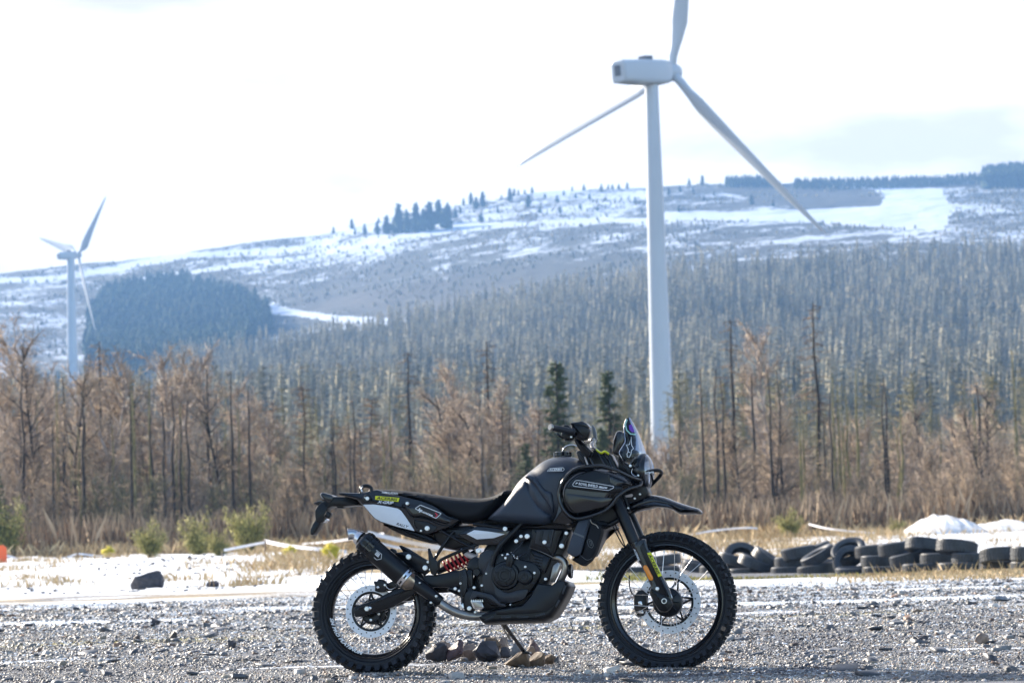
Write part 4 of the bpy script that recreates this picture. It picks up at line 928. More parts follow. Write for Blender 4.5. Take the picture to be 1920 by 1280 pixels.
# ------------------------------------------------------------------ wind turbines
mat('turbine_paint', (.60, .64, .70), .35, var=.05, vscale=.12)
mat('turbine_dark', (.12, .13, .15), .5)
def turbine(label, hub, Yd, Rb, alpha, theta0, r_base, r_top, zb, tilt=5.0, cs=.8):
    H = at(hub[0], hub[1], Yd)
    al = R(alpha); ax = Vector((math.cos(al), math.sin(al), 0)); side = Vector((math.sin(al), -math.cos(al), 0))
    tl = R(tilt); axis = (ax * math.cos(tl) + Vector((0, 0, 1)) * math.sin(tl)); up = (Vector((0, 0, 1)) * math.cos(tl) - ax * math.sin(tl))
    k = Rb / 38.0
    towerc = H - ax * 4.3 * k; org = Vector((towerc.x, towerc.y, zb))
    root = empty('wind_turbine', org); tag(root, label, 'wind turbine')
    n = 12; pts = [org.lerp(Vector((towerc.x, towerc.y, H.z - 1.6 * k)), i / n) for i in range(n + 1)]
    V, Fc = tube_vf(pts, list(np.linspace(r_base, r_top, n + 1)), 40); MB().add(V, Fc).build('tower', 'turbine_paint', root, org, 60)
    # joints between tower sections
    for i in (4, 8):
        rr = r_base + (r_top - r_base) * i / n
        V, Fc = revolve(pts[i], Vector((0, 0, 1)), Vector((1, 0, 0)), Vector((0, 1, 0)), [(rr - .05, -.12), (rr + .03, -.12), (rr + .03, .12), (rr - .05, .12)], 40)
        MB().add(V, Fc).build('flange', 'turbine_paint', root, org)
    # nacelle: rounded box, tapering to the tail
    secs = []
    for s, hw, hb, ht in ((-11.2, 1.25, 1.35, 1.55), (-11.0, 1.55, 1.55, 1.75), (-7.0, 1.75, 1.85, 1.8), (-3.0, 1.75, 1.95, 1.75), (-1.6, 1.6, 1.7, 1.6), (-1.0, 1.25, 1.3, 1.3)):
        ring = []
        for q in range(16):
            th = 2 * math.pi * q / 16 + .2; c_, s_ = math.cos(th), math.sin(th)
            ex = abs(c_) ** .35 * (1 if c_ > 0 else -1); ez = abs(s_) ** .35 * (1 if s_ > 0 else -1)
            ring.append(H + axis * s * k + side * ex * hw * k + up * ez * (ht if ez > 0 else hb) * k)
        secs.append(ring)
    V = [p for r_ in secs for p in r_]; Fc = []
    for i in range(len(secs) - 1):
        for q in range(16): Fc.append((i * 16 + q, i * 16 + (q + 1) % 16, (i + 1) * 16 + (q + 1) % 16, (i + 1) * 16 + q))
    Fc += [tuple(range(16)), tuple((len(secs) - 1) * 16 + q for q in range(16))]
    nac = MB().add(V, Fc).build('nacelle', 'turbine_paint', root, org, 40)
    b = MB()
    def boxat(b, c, hx, hy, hz):
        q = [c + axis * sx * hx + side * sy * hy + up * sz * hz for sz in (-1, 1) for sy in (-1, 1) for sx in (-1, 1)]
        b.add(q, [(0, 1, 3, 2), (4, 6, 7, 5), (0, 4, 5, 1), (2, 3, 7, 6), (0, 2, 6, 4), (1, 5, 7, 3)])
    boxat(b, H - axis * 5.2 * k + up * 2.05 * k, .8 * k, .7 * k, .35 * k); b.build('roof_hatch', 'turbine_dark', nac, org)
    b = MB(); boxat(b, H - axis * 11.25 * k + up * .25 * k, .06 * k, .55 * k, .75 * k); b.build('vent', 'turbine_dark', nac, org)
    # hub and spinner
    V, Fc = revolve(H, axis, side, up, [(1.15 * k, -1.0 * k), (1.35 * k, -.4 * k), (1.35 * k, .5 * k), (1.1 * k, 1.2 * k), (.6 * k, 1.7 * k), (.02, 1.85 * k)], 28, False)
    MB().add(V, Fc).build('hub', 'turbine_paint', root, org, 60)
    for j in range(3):
        th = R(theta0 + 120 * j); rad = up * math.cos(th) + side * math.sin(th); tan = side * math.cos(th) - up * math.sin(th)
        st = [(0, .62, .62, 0), (.04, .65, .65, 0), (.10, 1.15, .45, 18), (.18, 1.75, .36, 16), (.28, 1.6, .28, 13), (.45, 1.25, .20, 9), (.65, .92, .13, 5), (.85, .60, .08, 2), (.96, .36, .05, 0), (1.0, .08, .02, 0)]
        V = []; m_ = 14
        for f, ch, tk, tw in st:
            ch = ch * (cs if f > .06 else 1)
            c = H + rad * (1.0 * k + f * (Rb - 1.0 * k)) + axis * (.02 * f * f * Rb)
            tw_ = R(tw * .75 + 4); cd = tan * math.cos(tw_) + axis * math.sin(tw_); nd = axis * math.cos(tw_) - tan * math.sin(tw_)
            for q in range(m_):
                t_ = 2 * math.pi * q / m_; xx = math.cos(t_); yy = math.sin(t_) * (1 if f < .06 else (.75 - .25 * xx))
                V.append(c + cd * (xx * ch * k + (0 if f < .06 else .35 * ch * k)) + nd * yy * tk * k)
        Fc = [(i * m_ + q, i * m_ + (q + 1) % m_, (i + 1) * m_ + (q + 1) % m_, (i + 1) * m_ + q) for i in range(len(st) - 1) for q in range(m_)] + [tuple((len(st) - 1) * m_ + q for q in range(m_))]
        MB().add(V, Fc).build('blade', 'turbine_paint', root, org, 60)
    return root
turbine('large white wind turbine towering behind the motorcycle', (1259, 136), 410, 37.0, 42, 15.0, 2.05, .95, -9.0)
turbine('small distant wind turbine at the left edge of the wood', (147, 478), 1270, 35.5, 40, -72, 3.2, 1.7, 20.0, cs=1.3)

# ------------------------------------------------------------------ air
hz = bpy.data.materials.new('haze'); hz.use_nodes = True; n = hz.node_tree; n.nodes.clear()
oo = n.nodes.new('ShaderNodeOutputMaterial'); pv = n.nodes.new('ShaderNodeVolumePrincipled'); pv.inputs['Color'].default_value = (.30, .56, 1, 1)
pv.inputs['Density'].default_value = 0.00017; pv.inputs['Anisotropy'].default_value = 0.0
n.links.new(pv.outputs[0], oo.inputs['Volume']); M['haze'] = hz
x0, x1, y0, y1, z0, z1 = -2500, 2500, -150, 3400, -40, 460
o = mk('haze', [(x0, y0, z0), (x1, y0, z0), (x1, y1, z0), (x0, y1, z0), (x0, y0, z1), (x1, y0, z1), (x1, y1, z1), (x0, y1, z1)],
       [(3, 2, 1, 0), (4, 5, 6, 7), (0, 1, 5, 4), (1, 2, 6, 5), (2, 3, 7, 6), (3, 0, 4, 7)], 'haze', smooth=0); tag(o, 'thin blue air over the whole valley', 'haze', kind='stuff')
# ================================================================== THE MOTORCYCLE
YAW, LEAN = R(-12), R(3)
Nn = Vector((math.sin(YAW) * math.cos(LEAN), -math.cos(YAW) * math.cos(LEAN), math.sin(LEAN))).normalized()   # to its right side, towards the camera
E1 = Vector((math.cos(YAW), math.sin(YAW), 0)).normalized()                                                      # forward
E2 = E1.cross(-Nn).normalized() if E1.cross(-Nn).z > 0 else E1.cross(Nn).normalized()                            # up
E1 = (E1 - Nn * E1.dot(Nn)).normalized()
P0 = Vector((0.04, 14.5, 0.0))
def P(px, py, d=0.0):
    o = Vector((0, 0, CAM_H)); r = ray(px, py); t = (Nn.dot(P0 - o) + d) / Nn.dot(r); return o + r * t
ORG = Vector((0.04, 14.5, 0))
BK = empty('motorcycle', ORG); tag(BK, 'black rally style adventure motorcycle parked side on with knobbly tyres', 'motorcycle')
S_ = 1 / 368.0                                              # metres per photo pixel at the motorcycle
def BM(name, vf, m, parent=None, smooth=35):
    b = MB().add(*vf); return b.build(name, m, parent or BK, ORG if True else 0, smooth)
def slab_vf(poly, d1, thick, bev=0.0, flat=False):
    """outline seen from the right side, near face at depth d1, extruded away from the camera"""
    pts = [P(x, y, d1) for x, y in poly]; n = len(pts)
    ar = sum(poly[i][0] * poly[(i + 1) % n][1] - poly[(i + 1) % n][0] * poly[i][1] for i in range(n))
    if ar > 0: pts = pts[::-1]
    # pts now counter clockwise seen from the camera
    if bev <= 0:
        V = pts + [p - Nn * thick for p in pts]
        F_ = [tuple(range(n)), tuple(range(2 * n - 1, n - 1, -1))] + [(i, n + i, n + (i + 1) % n, (i + 1) % n) for i in range(n)]
        return V, F_
    def inset(a):
        out = []
        for i in range(n):
            p = pts[i]; e0 = (p - pts[i - 1]).normalized(); e1 = (pts[(i + 1) % n] - p).normalized()
            n0 = Nn.cross(e0).normalized(); n1 = Nn.cross(e1).normalized(); b_ = (n0 + n1)
            if b_.length < 1e-4: b_ = n0
            b_.normalize(); c = max(.45, b_.dot(n0)); out.append(p + b_ * a / c)
        return out
    i1 = inset(bev); im = inset(bev * .3)
    L = [i1, [q - Nn * bev * .3 for q in im], [q - Nn * bev for q in pts], [q - Nn * (thick - bev) for q in pts], [q - Nn * (thick - bev * .3) for q in im], [q - Nn * thick for q in i1]]
    V = [p for l in L for p in l]; m = len(L)
    F_ = [tuple(range(n)), tuple(range(m * n - 1, (m - 1) * n - 1, -1))]
    for k in range(m - 1): F_ += [(k * n + i, (k + 1) * n + i, (k + 1) * n + (i + 1) % n, k * n + (i + 1) % n) for i in range(n)]
    return V, F_
def spl(poly, sub=5, closed=True):
    """rounded outline through the points"""
    n = len(poly); out = []
    for i in range(n):
        p0, p1, p2, p3 = [np.array(poly[(i + k - 1) % n], float) for k in range(4)]
        for k in range(sub):
            t = k / sub; q = 0.5 * ((2 * p1) + (p2 - p0) * t + (2 * p0 - 5 * p1 + 4 * p2 - p3) * t * t + (3 * p1 - p0 - 3 * p2 + p3) * t ** 3); out.append((q[0], q[1]))
    return out
def rnd(poly, r=3.0, k=3):
    """polygon with its corners rounded by r pixels"""
    n = len(poly); out = []
    for i in range(n):
        p = np.array(poly[i], float); a = np.array(poly[i - 1], float); b = np.array(poly[(i + 1) % n], float)
        la = np.linalg.norm(a - p); lb = np.linalg.norm(b - p); rr = min(r, la * .45, lb * .45)
        s = p + (a - p) / la * rr; e = p + (b - p) / lb * rr
        for j in range(k + 1):
            t = j / k; q = (1 - t) ** 2 * s + 2 * t * (1 - t) * p + t * t * e; out.append((q[0], q[1]))
    return out
def slab(name, poly, d1, thick, m, bev=.004, parent=None, r=2.0, smooth=40):
    return BM(name, slab_vf(rnd(poly, r) if r else poly, d1, thick, bev), m, parent, smooth)
def puff_vf(poly, d0, d1, r, step=3.0, both=True, back=None, shape=2.0, extra=None, dref=None):
    """swollen body: outline at depth d0 rising to d1 at r pixels inside the outline"""
    q = np.array(poly, float); n = len(q); pts = []
    for i in range(n):
        a, b = q[i], q[(i + 1) % n]; m = max(1, int(np.linalg.norm(b - a) / step))
        for k in range(m): pts.append(a + (b - a) * k / m)
    B = np.array(pts); nb = len(B)
    x0, y0 = B.min(0); x1, y1 = B.max(0)
    gx, gy = np.meshgrid(np.arange(x0 + step / 2, x1, step), np.arange(y0 + step / 2, y1, step)); gx = gx + (np.arange(gx.shape[0]) % 2)[:, None] * step / 2
    G = np.stack([gx.ravel(), gy.ravel()], -1)
    ins = inpoly(G[:, 0], G[:, 1], [tuple(p) for p in q])
    G = G[ins]
    cx_ = np.roll(B, -1, 0) - np.roll(B, 1, 0); nn_ = np.stack([-cx_[:, 1], cx_[:, 0]], -1); nn_ /= np.linalg.norm(nn_, axis=1)[:, None] + 1e-9
    sg = 1 if inpoly(*(B[:1] + nn_[:1] * .3).T, [tuple(p) for p in q])[0] else -1
    rings = [B + nn_ * sg * a_ for a_ in (.5, 1.5, 3.2)]
    def dist(Q):
        A = q; Bq = np.roll(q, -1, 0); d_ = Bq - A; L2 = (d_ ** 2).sum(1)
        t = np.clip(((Q[:, None] - A[None]) * d_[None]).sum(-1) / L2[None], 0, 1)
        return np.sqrt((((A[None] + t[..., None] * d_[None]) - Q[:, None]) ** 2).sum(-1)).min(1)
    dg = dist(G); G = G[dg > 3.2 + step * .45]; keepr = []
    for a_, R_ in zip((.5, 1.5, 3.2), rings):
        ok = inpoly(R_[:, 0], R_[:, 1], [tuple(p) for p in q]) & (dist(R_) > a_ * .9); keepr.append(R_[ok])
    al = np.vstack([B] + keepr + [G])
    res = delaunay_2d_cdt([Vector(p) for p in al], [(i, (i + 1) % nb) for i in range(nb)], [], 1, 1e-5)
    V2, F2 = res[0], res[2]
    D = dist(np.array([tuple(v) for v in V2]))
    t = np.clip(D / r, 0, 1); h = (1 - (1 - t) ** shape) ** (1 / shape)
    dep = d0 + (d1 - d0) * h
    if extra is not None: dep = dep + np.array([extra(v[0], v[1]) for v in V2]) * np.clip(D / 6, 0, 1)
    if dref is None: dref = (d0 + d1) / 2
    near = [P(v[0], v[1], dref) + Nn * (float(dp) - dref) for v, dp in zip(V2, dep)]
    Fs = []
    for f in F2:
        f = list(f); a, b, c = [Vector((V2[i][0], V2[i][1])) for i in f[:3]]
        cr_ = (b.x - a.x) * (c.y - a.y) - (b.y - a.y) * (c.x - a.x)
        Fs.append(tuple(f if cr_ < 0 else f[::-1]))
    nv = len(near)
    if both:
        far = [P(v[0], v[1], dref) - Nn * (float(dp) + dref) for v, dp in zip(V2, dep)]
    else:
        far = [P(v[0], v[1], dref) - Nn * (dref - (back if back is not None else d0 - .01)) for v in V2]
    V = near + far; FF = Fs + [tuple(i + nv for i in f[::-1]) for f in Fs]
    # rim between the two shells
    cnt = {}
    for f in Fs:
        for i in range(len(f)):
            e = (f[i], f[(i + 1) % len(f)]); cnt[e] = 1
    for (a, b) in list(cnt):
        if (b, a) not in cnt: FF.append((a, a + nv, b + nv, b))
    return V, FF
def puff(name, poly, d0, d1, r, m, parent=None, smooth=50, **kw): return BM(name, puff_vf(poly, d0, d1, r, **kw), m, parent, smooth)
def tb(name, pts, rad, m, parent=None, n=10, sub=5, smooth=60):
    """tube through (px, py, depth) points"""
    return BM(name, tube_vf(smooth_path([P(*p) for p in pts], sub), rad, n), m, parent, smooth)
def cyl_vf(px, py, d1, thick, rpx, n=28, prof=None):
    C = P(px, py, d1); r = rpx * S_
    prof = prof or [(0.0001, 0), (r * .86, 0), (r, -min(.003, thick * .3)), (r, -thick), (0.0001, -thick)]
    return revolve(C, Nn, E1, E2, prof, n, False)
def cyl(name, px, py, d1, thick, rpx, m, parent=None, n=28, prof=None, smooth=40): return BM(name, cyl_vf(px, py, d1, thick, rpx, n, prof), m, parent, smooth)
def bolt(px, py, d, rpx=3.0, parent=None, m='bolt', washer=True):
    r = rpx * S_; C = P(px, py, d); b = MB()
    b.add(*revolve(C, Nn, E1, E2, [(.0001, .004), (r * .34, .004), (r * .36, .0065), (r * .75, .0065), (r * .8, .004), (r, .0035), (r, -.012), (.0001, -.012)], 14, False))
    return b.build('bolt', m, parent or BK, ORG, 40)
_fc = [0]
def text_vf(s, px, py, hpx, d, ang=0.0, width=None, shear=0.0, thick=.0012, arc=None, bold=.0):
    """flat lettering; (px, py) is the left end of the base line, ang in degrees (positive = falling to the right)"""
    cu = bpy.data.curves.new('lettering', 'FONT'); cu.body = s; cu.size = 1.0; cu.shear = shear; cu.offset = bold; cu.resolution_u = 2
    o = bpy.data.objects.new('lettering', cu); COL.objects.link(o); bpy.context.view_layer.update()
    me = bpy.data.meshes.new_from_object(o); bpy.data.objects.remove(o)
    v = np.array([x.co[:2] for x in me.vertices]); fs = [tuple(p.vertices) for p in me.polygons]; bpy.data.meshes.remove(me)
    if len(v) == 0: return [], []
    v[:, 1] /= .70; x0, x1 = v[:, 0].min(), v[:, 0].max(); v[:, 0] -= x0
    sx = hpx if width is None else width / max(x1 - x0, 1e-6); v = v * [sx, hpx]
    if arc:
        cx, cy, rad, a0, sgn = arc        # a0 in degrees, screen angle; text runs along a circle
        th = R(a0) + sgn * v[:, 0] / rad; rr = rad + sgn * v[:, 1]
        X = cx + rr * np.cos(th); Y = cy + rr * np.sin(th)
    else:
        a = R(ang); X = px + v[:, 0] * math.cos(a) + v[:, 1] * math.sin(a); Y = py + v[:, 0] * math.sin(a) - v[:, 1] * math.cos(a)
    top = [P(x, y, d) for x, y in zip(X, Y)]
    F_ = []
    for f in fs:
        a, b, c = [Vector((X[i], Y[i])) for i in f[:3]]; cr_ = (b.x - a.x) * (c.y - a.y) - (b.y - a.y) * (c.x - a.x)
        F_.append(f if cr_ < 0 else f[::-1])
    return top, F_
def text(name, s, px, py, hpx, d, m, parent=None, **k):
    V, F_ = text_vf(s, px, py, hpx, d, **k); return BM(name, (V, F_), m, parent, 0)
def outline_vf(poly, d, wpx=.8, closed=True):
    """a printed line of width wpx along a polygon"""
    n = len(poly); V = []; F_ = []
    for i in range(n):
        p = np.array(poly[i], float); a = np.array(poly[i - 1] if (closed or i) else poly[i], float); b = np.array(poly[(i + 1) % n] if (closed or i < n - 1) else poly[i], float)
        t = b - a; t = t / (np.linalg.norm(t) + 1e-9); nn_ = np.array([-t[1], t[0]]) * wpx / 2
        V += [P(*(p + nn_), d), P(*(p - nn_), d)]
    for i in range(n if closed else n - 1):
        j = (i + 1) % n; F_.append((2 * i, 2 * i + 1, 2 * j + 1, 2 * j))
    return V, F_
def line(name, poly, d, m, parent=None, wpx=.8, closed=True): return BM(name, outline_vf(poly, d, wpx, closed), m, parent, 0)

# ------------------------------------------------------------------ wheels
def wheel(px, py, name, rk, rc, rb, ri, hw, nk, nsp, hub_r, lab):
    """knob radius, carcass radius, bead radius, inner rim radius, half width"""
    C = P(px, py, 0); W = empty(name, (0, 0, 0), BK)
    T = MB()
    prof = [(rb - .004, hw * .52), (rb + .006, hw * .66), (rb + (rc - rb) * .35, hw * .92), (rb + (rc - rb) * .62, hw * .96), (rb + (rc - rb) * .85, hw * .86), (rc - .004, hw * .62), (rc + .002, hw * .3), (rc + .003, 0)]
    prof = prof + [(a, -b) for a, b in prof[-2::-1]]
    T.add(*revolve(C, Nn, E1, E2, prof, 96, False))
    # raised ribs on the sidewall
    for f_, h_ in ((.16, .0020), (.55, .0016)):
        rr = rb + (rc - rb) * f_; zz = hw * (.80 if f_ < .3 else .965)
        T.add(*revolve(C, Nn, E1, E2, [(rr - .0035, zz - .003), (rr - .002, zz + h_), (rr + .002, zz + h_), (rr + .0035, zz - .003)], 96, False))
    def knob(th, z, tw, zw, h, slant=0.0, r0=None):
        e = E1 * math.cos(th) + E2 * math.sin(th); t_ = -E1 * math.sin(th) + E2 * math.cos(th); q = []
        az = abs(z) / hw; r_base = rc - .006 - (.05 * az ** 4 if az > .6 else 0) * (rc / .3) * .35
        nrm_ = (e + Nn * (.75 * (1 if z > 0 else -1) if az > .6 else 0)).normalized(); lat = (Nn - nrm_ * Nn.dot(nrm_)).normalized()
        for k_, sh in ((0, 1.0), (h + .006, .82)):
            for zz in (-1, 1):
                for tt in (-1, 1): q.append(C + e * r_base + Nn * z + nrm_ * k_ + lat * zz * zw * sh + t_ * (tt * tw * sh + zz * slant))
        T.add(q, [(0, 1, 3, 2), (4, 6, 7, 5), (0, 4, 5, 1), (2, 3, 7, 6), (0, 2, 6, 4), (1, 5, 7, 3)])
    kh = rk - rc; step_ = 2 * math.pi / nk
    for i in range(nk):
        th = i * step_ + .02
        big = i % 2 == 0
        for s in (-1, 1):
            knob(th + step_ * (.0 if s > 0 else .5), s * hw * .86, step_ * rc * .30, hw * .20, kh * (1.15 if big else .9), s * .002)
            knob(th + step_ * .5, s * hw * .45, step_ * rc * .24, hw * .15, kh, 0)
        if big: knob(th, 0, step_ * rc * .30, hw * .20, kh)
        else: knob(th, hw * .12, step_ * rc * .26, hw * .12, kh); knob(th, -hw * .12, step_ * rc * .26, hw * .12, kh)
    tyre = T.build('tyre', 'rubber', W, ORG, 40); tyre['label'] = lab
    # rim with its well
    pr = [(rb - .002, hw * .50), (rb + .003, hw * .56), (rb - .006, hw * .58), (rb - .012, hw * .47), (ri + .006, hw * .40), (ri, hw * .26), (ri - .001, 0)]
    pr = pr + [(a, -b) for a, b in pr[-2::-1]] + [(rb - .006, -hw * .4), (ri + .007, -hw * .2), (ri + .007, hw * .2), (rb - .006, hw * .4)]
    rim = BM('rim', revolve(C, Nn, E1, E2, pr, 96, True), 'gloss', W, 40)
    # spokes, each one its own piece, with nipples
    k = 0
    for i in range(nsp):
        side = 1 if i % 2 == 0 else -1; th = 2 * math.pi * i / nsp + .03; cross = R(34) * (1 if (i // 2) % 2 == 0 else -1)
        e0 = E1 * math.cos(th + cross) + E2 * math.sin(th + cross); e1_ = E1 * math.cos(th) + E2 * math.sin(th)
        a = C + e0 * hub_r + Nn * side * .030; b = C + e1_ * (ri + .001) + Nn * side * .006
        V, F_ = tube_vf([a, b], .0017, 6); V2, F2 = tube_vf([a.lerp(b, .93), b], .0034, 6)
        mm = MB().add(V, F_).add(V2, F2).build('spoke', 'spoke', W, ORG, 60)
    # hub barrel
    BM('hub', revolve(C, Nn, E1, E2, [(.0001, .048), (.02, .048), (.024, .036), (hub_r * .86, .036), (hub_r + .004, .033), (hub_r + .004, .026), (hub_r * .72, .022), (hub_r * .62, 0), (hub_r * .72, -.022), (hub_r + .004, -.026), (hub_r + .004, -.036), (.02, -.036), (.0001, -.05)], 36, False), 'engine', W, 40)
    return C, W
CR, WR = wheel(702, 1146, 'rear_wheel', .322, .298, .243, .217, .070, 38, 32, .062, 'wide knobbly rear tyre')
CF_, WF = wheel(1251, 1127, 'front_wheel', .352, .3305, .288, .258, .050, 52, 32, .046, 'narrow tall knobbly front tyre')
def ring_disc(C, W, off, ro, rin, rcar, nar, th0=0.0, name='brake_disc'):
    """drilled outer ring plus a spidery black carrier"""
    b = MB(); n = 96
    b.add(*revolve(C + Nn * off, Nn, E1, E2, [(rin, .0025), (ro, .0025), (ro, -.0025), (rin, -.0025)], n, True))
    d_ = b.build(name, 'disc', W, ORG, 40)
    h = MB()
    for i in range(nar * 6):
        th = 2 * math.pi * i / (nar * 6) + th0; rr = rin + (ro - rin) * (.3 + .4 * (i % 2)) ; c = C + Nn * (off + .0028) + (E1 * math.cos(th) + E2 * math.sin(th)) * rr
        h.add(*revolve(c, Nn, E1, E2, [(.0001, 0), (.0038, 0), (.0038, -.001)], 8, False))
    h.build('drill_holes', 'blackink', W, ORG, 0)
    c = MB()
    c.add(*revolve(C + Nn * off, Nn, E1, E2, [(rin - .010, .002), (rin + .002, .0035), (rin + .002, -.0035), (rin - .010, -.003)], n, True))
    for i in range(nar):
        th = 2 * math.pi * i / nar + th0
        for s in (-1, 1):
            e = E1 * math.cos(th + s * .32) + E2 * math.sin(th + s * .32); e2_ = E1 * math.cos(th) + E2 * math.sin(th)
            c.add(*tube_vf([C + Nn * off + e * rcar, C + Nn * off + e2_ * (rin - .004)], .0052, 6))
    c.add(*revolve(C + Nn * off, Nn, E1, E2, [(rcar - .016, .004), (rcar + .004, .004), (rcar + .004, -.004), (rcar - .016, -.004)], 36, True))
    c.build('disc_carrier', 'engine', W, ORG, 40)
    for i in range(nar):
        th = 2 * math.pi * (i + .5) / nar + th0; cc = C + Nn * (off + .004) + (E1 * math.cos(th) + E2 * math.sin(th)) * (rcar - .004); r = .0065
        MB().add(*revolve(cc, Nn, E1, E2, [(.0001, .004), (r, .003), (r, -.004)], 12, False)).build('disc_bolt', 'bolt', W, ORG, 30)
ring_disc(CR, WR, .066, .134, .100, .048, 5, .3)
ring_disc(CF_, WF, -.068, .160, .122, .062, 6, .1)
# lettering on the rim and the tyre
text('rim_lettering', 'SM PRO PLATINUM', 0, 0, 5.6, .0425, 'decal_white', WR, arc=(701.5, 1146, 83.6, 172, -1), shear=.35, bold=.045, width=98)
mat('embossed', (.012, .013, .017), .6)
text('tyre_lettering', '140/80 - 18', 0, 0, 7.0, .0675, 'embossed', WR, arc=(700, 1146, 100, -10, 1), bold=.015)

# ------------------------------------------------------------------ dark core: frame, airbox, engine mass
BD = BK
slab('airbox', [(806, 988), (884, 984), (890, 1004), (884, 1026), (850, 1031), (830, 1027), (815, 1017)], .09, .18, 'plastic', .02, r=6)
slab('frame_spine', [(884, 972), (1040, 978), (1118, 948), (1160, 905), (1180, 925), (1150, 985), (1110, 1000), (1060, 990), (985, 1002), (950, 1000), (890, 986)], .05, .10, 'plastic', .012, r=6)
slab('engine_core', [(930, 1000), (1000, 985), (1068, 990), (1060, 1030), (1034, 1080), (1012, 1110), (985, 1140), (905, 1148), (880, 1132), (884, 1085), (898, 1050), (908, 1025)], .07, .16, 'engine', .02, r=6)
# crankcase with raised edge, covers
case = slab('crankcase', [(906, 1040), (918, 1030), (936, 1036), (952, 1034), (975, 1048), (1003, 1054), (1016, 1072), (1006, 1092), (992, 1112), (968, 1128), (938, 1136), (916, 1134), (900, 1112), (895, 1080), (897, 1055)], .115, .07, 'engine', .012, r=8)
slab('case_panel', [(903, 1084), (914, 1060), (918, 1048), (928, 1052), (924, 1075), (930, 1100), (950, 1112), (978, 1104), (992, 1104), (984, 1122), (960, 1130), (930, 1128), (908, 1112)], .124, .02, 'engine_lite', .004, r=5)
def cover(name, px, py, d, r, rings):
    pr = [(.0001, 0)]; 
    for rr, dz in rings: pr.append((rr * S_, dz))
    return cyl(name, px, py, d, .03, r, 'engine', case, 48, prof=pr, smooth=30)
cover('clutch_cover', 946, 1078, .146, 29, [(7, 0), (8, .003), (11.5, .003), (12.5, 0), (18, 0), (20, -.003), (21, -.010), (25, -.012), (26.5, -.018), (28, -.04)])
cover('oil_filter_cover', 983, 1081, .148, 15, [(3, 0), (4, .002), (6.5, .002), (7, -.002), (10, -.002), (12, -.004), (14, -.010), (14.6, -.04)])
for k in range(6):
    a = R(60 * k + 20); tb('cover_rib', [(946 + 13 * math.cos(a), 1078 + 13 * math.sin(a), .147), (946 + 19 * math.cos(a), 1078 + 19 * math.sin(a), .146)], .0026, 'engine', case, 6)
text('cover_lettering', 'ROYAL ENFIELD', 0, 0, 2.4, .1505, 'engine_lite', case, arc=(946, 1078, 8.2, -160, 1), bold=.01)
slab('small_cover', [(950, 1040), (960, 1038), (962, 1050), (958, 1064), (948, 1060)], .15, .03, 'engine', .004)
# cylinder and head
cyl_ = slab('cylinder_barrel', [(993, 1028), (1034, 1044), (1021, 1074), (991, 1064)], .10, .19, 'engine', .008)
for k in range(5):
    y0 = 1037 + k * 5.3; x0 = 1001 - k * .6; slab('cooling_fin', [(x0, y0), (x0 + 17, y0 + 5.5), (x0 + 16.6, y0 + 8.0), (x0 - .6, y0 + 2.6)], .1065, .01, 'engine_lite', .0015, cyl_, r=.6)
head = slab('cylinder_head', [(998, 990), (1055, 992), (1037, 1044), (992, 1026)], .105, .20, 'engine', .008)
slab('head_cover', [(1006, 992), (1040, 991), (1032, 1027), (1003, 1020)], .118, .02, 'engine_lite', .005, head, r=4)
slab('head_recess', [(1013, 994), (1019, 994), (1015, 1014), (1009, 1013)], .1215, .004, 'engine', .001, head, r=2)
slab('head_recess', [(1028, 994), (1034, 994), (1031, 1019), (1025, 1017)], .1215, .004, 'engine', .001, head, r=2)
tb('gasket_edge', [(993, 1026, .112), (1015, 1034, .112), (1036, 1044, .112)], .0016, 'steel_dark', head, 6)
slab('engine_mount', [(963, 1012), (975, 1003), (988, 1000), (993, 1008), (975, 1017), (966, 1020)], .115, .02, 'engine', .004)
slab('front_mount', [(1058, 994), (1066, 996), (1066, 1004), (1060, 1014), (1057, 1028), (1048, 1028), (1048, 1018), (1055, 1010)], .12, .02, 'engine', .004)
for x, y, r, d in [(947, 991, 4.2, .125), (977, 1005, 3.2, .116), (988.5, 1005, 4.6, .116), (968, 1014, 3.6, .116), (897, 1032, 4.6, .12), (1021, 1016, 3.8, .12), (1062, 999, 3.4, .122), (1053, 1023, 4.4, .122), (925, 1053, 2.3, .118), (912, 1074.6, 2.2, .118), (903.5, 1097, 2.3, .118), (889, 1101, 2.8, .12), (985, 1062, 2.3, .12), (1002, 1073.5, 2.5, .118), (1023, 1085, 2.8, .11), (880, 1140, 4.2, .16), (891, 1147, 2.2, .15), (864, 1093, 2.4, .13), (861, 1107, 2.4, .13), (853.5, 1103, 3.0, .13), (948, 1045.5, 2.4, .13), (942, 1040, 1.6, .13), (939, 1134, 1.6, .13), (957, 1133, 1.6, .12), (866, 1030, 2.2, .1), (970, 1046, 1.8, .12)]:
    bolt(x, y, d, r)
# silver hose clamps and union above the clutch cover
b = MB()
for x, y, r, d in [(952, 1039.5, 3.6, .128), (961, 1041.5, 3.8, .128), (966, 1046, 2.2, .128), (971, 1044, 1.8, .125), (959, 1036, 1.6, .12)]:
    b.add(*revolve(P(x, y, d), (Nn + E2 * .3).normalized(), E1, (E2 - Nn * .3).normalized(), [(.0001, .006), (r * S_ * .6, .008), (r * S_, .004), (r * S_, -.015)], 12, False))
b.build('hose_union', 'steel', BK, ORG, 40)
tb('hose', [(958, 1040, .125), (972, 1026, .12), (980, 1014, .11), (982, 1002, .09)], .005, 'rubber')
tb('hose', [(966, 1046, .12), (978, 1040, .12), (988, 1034, .11)], .006, 'rubber')
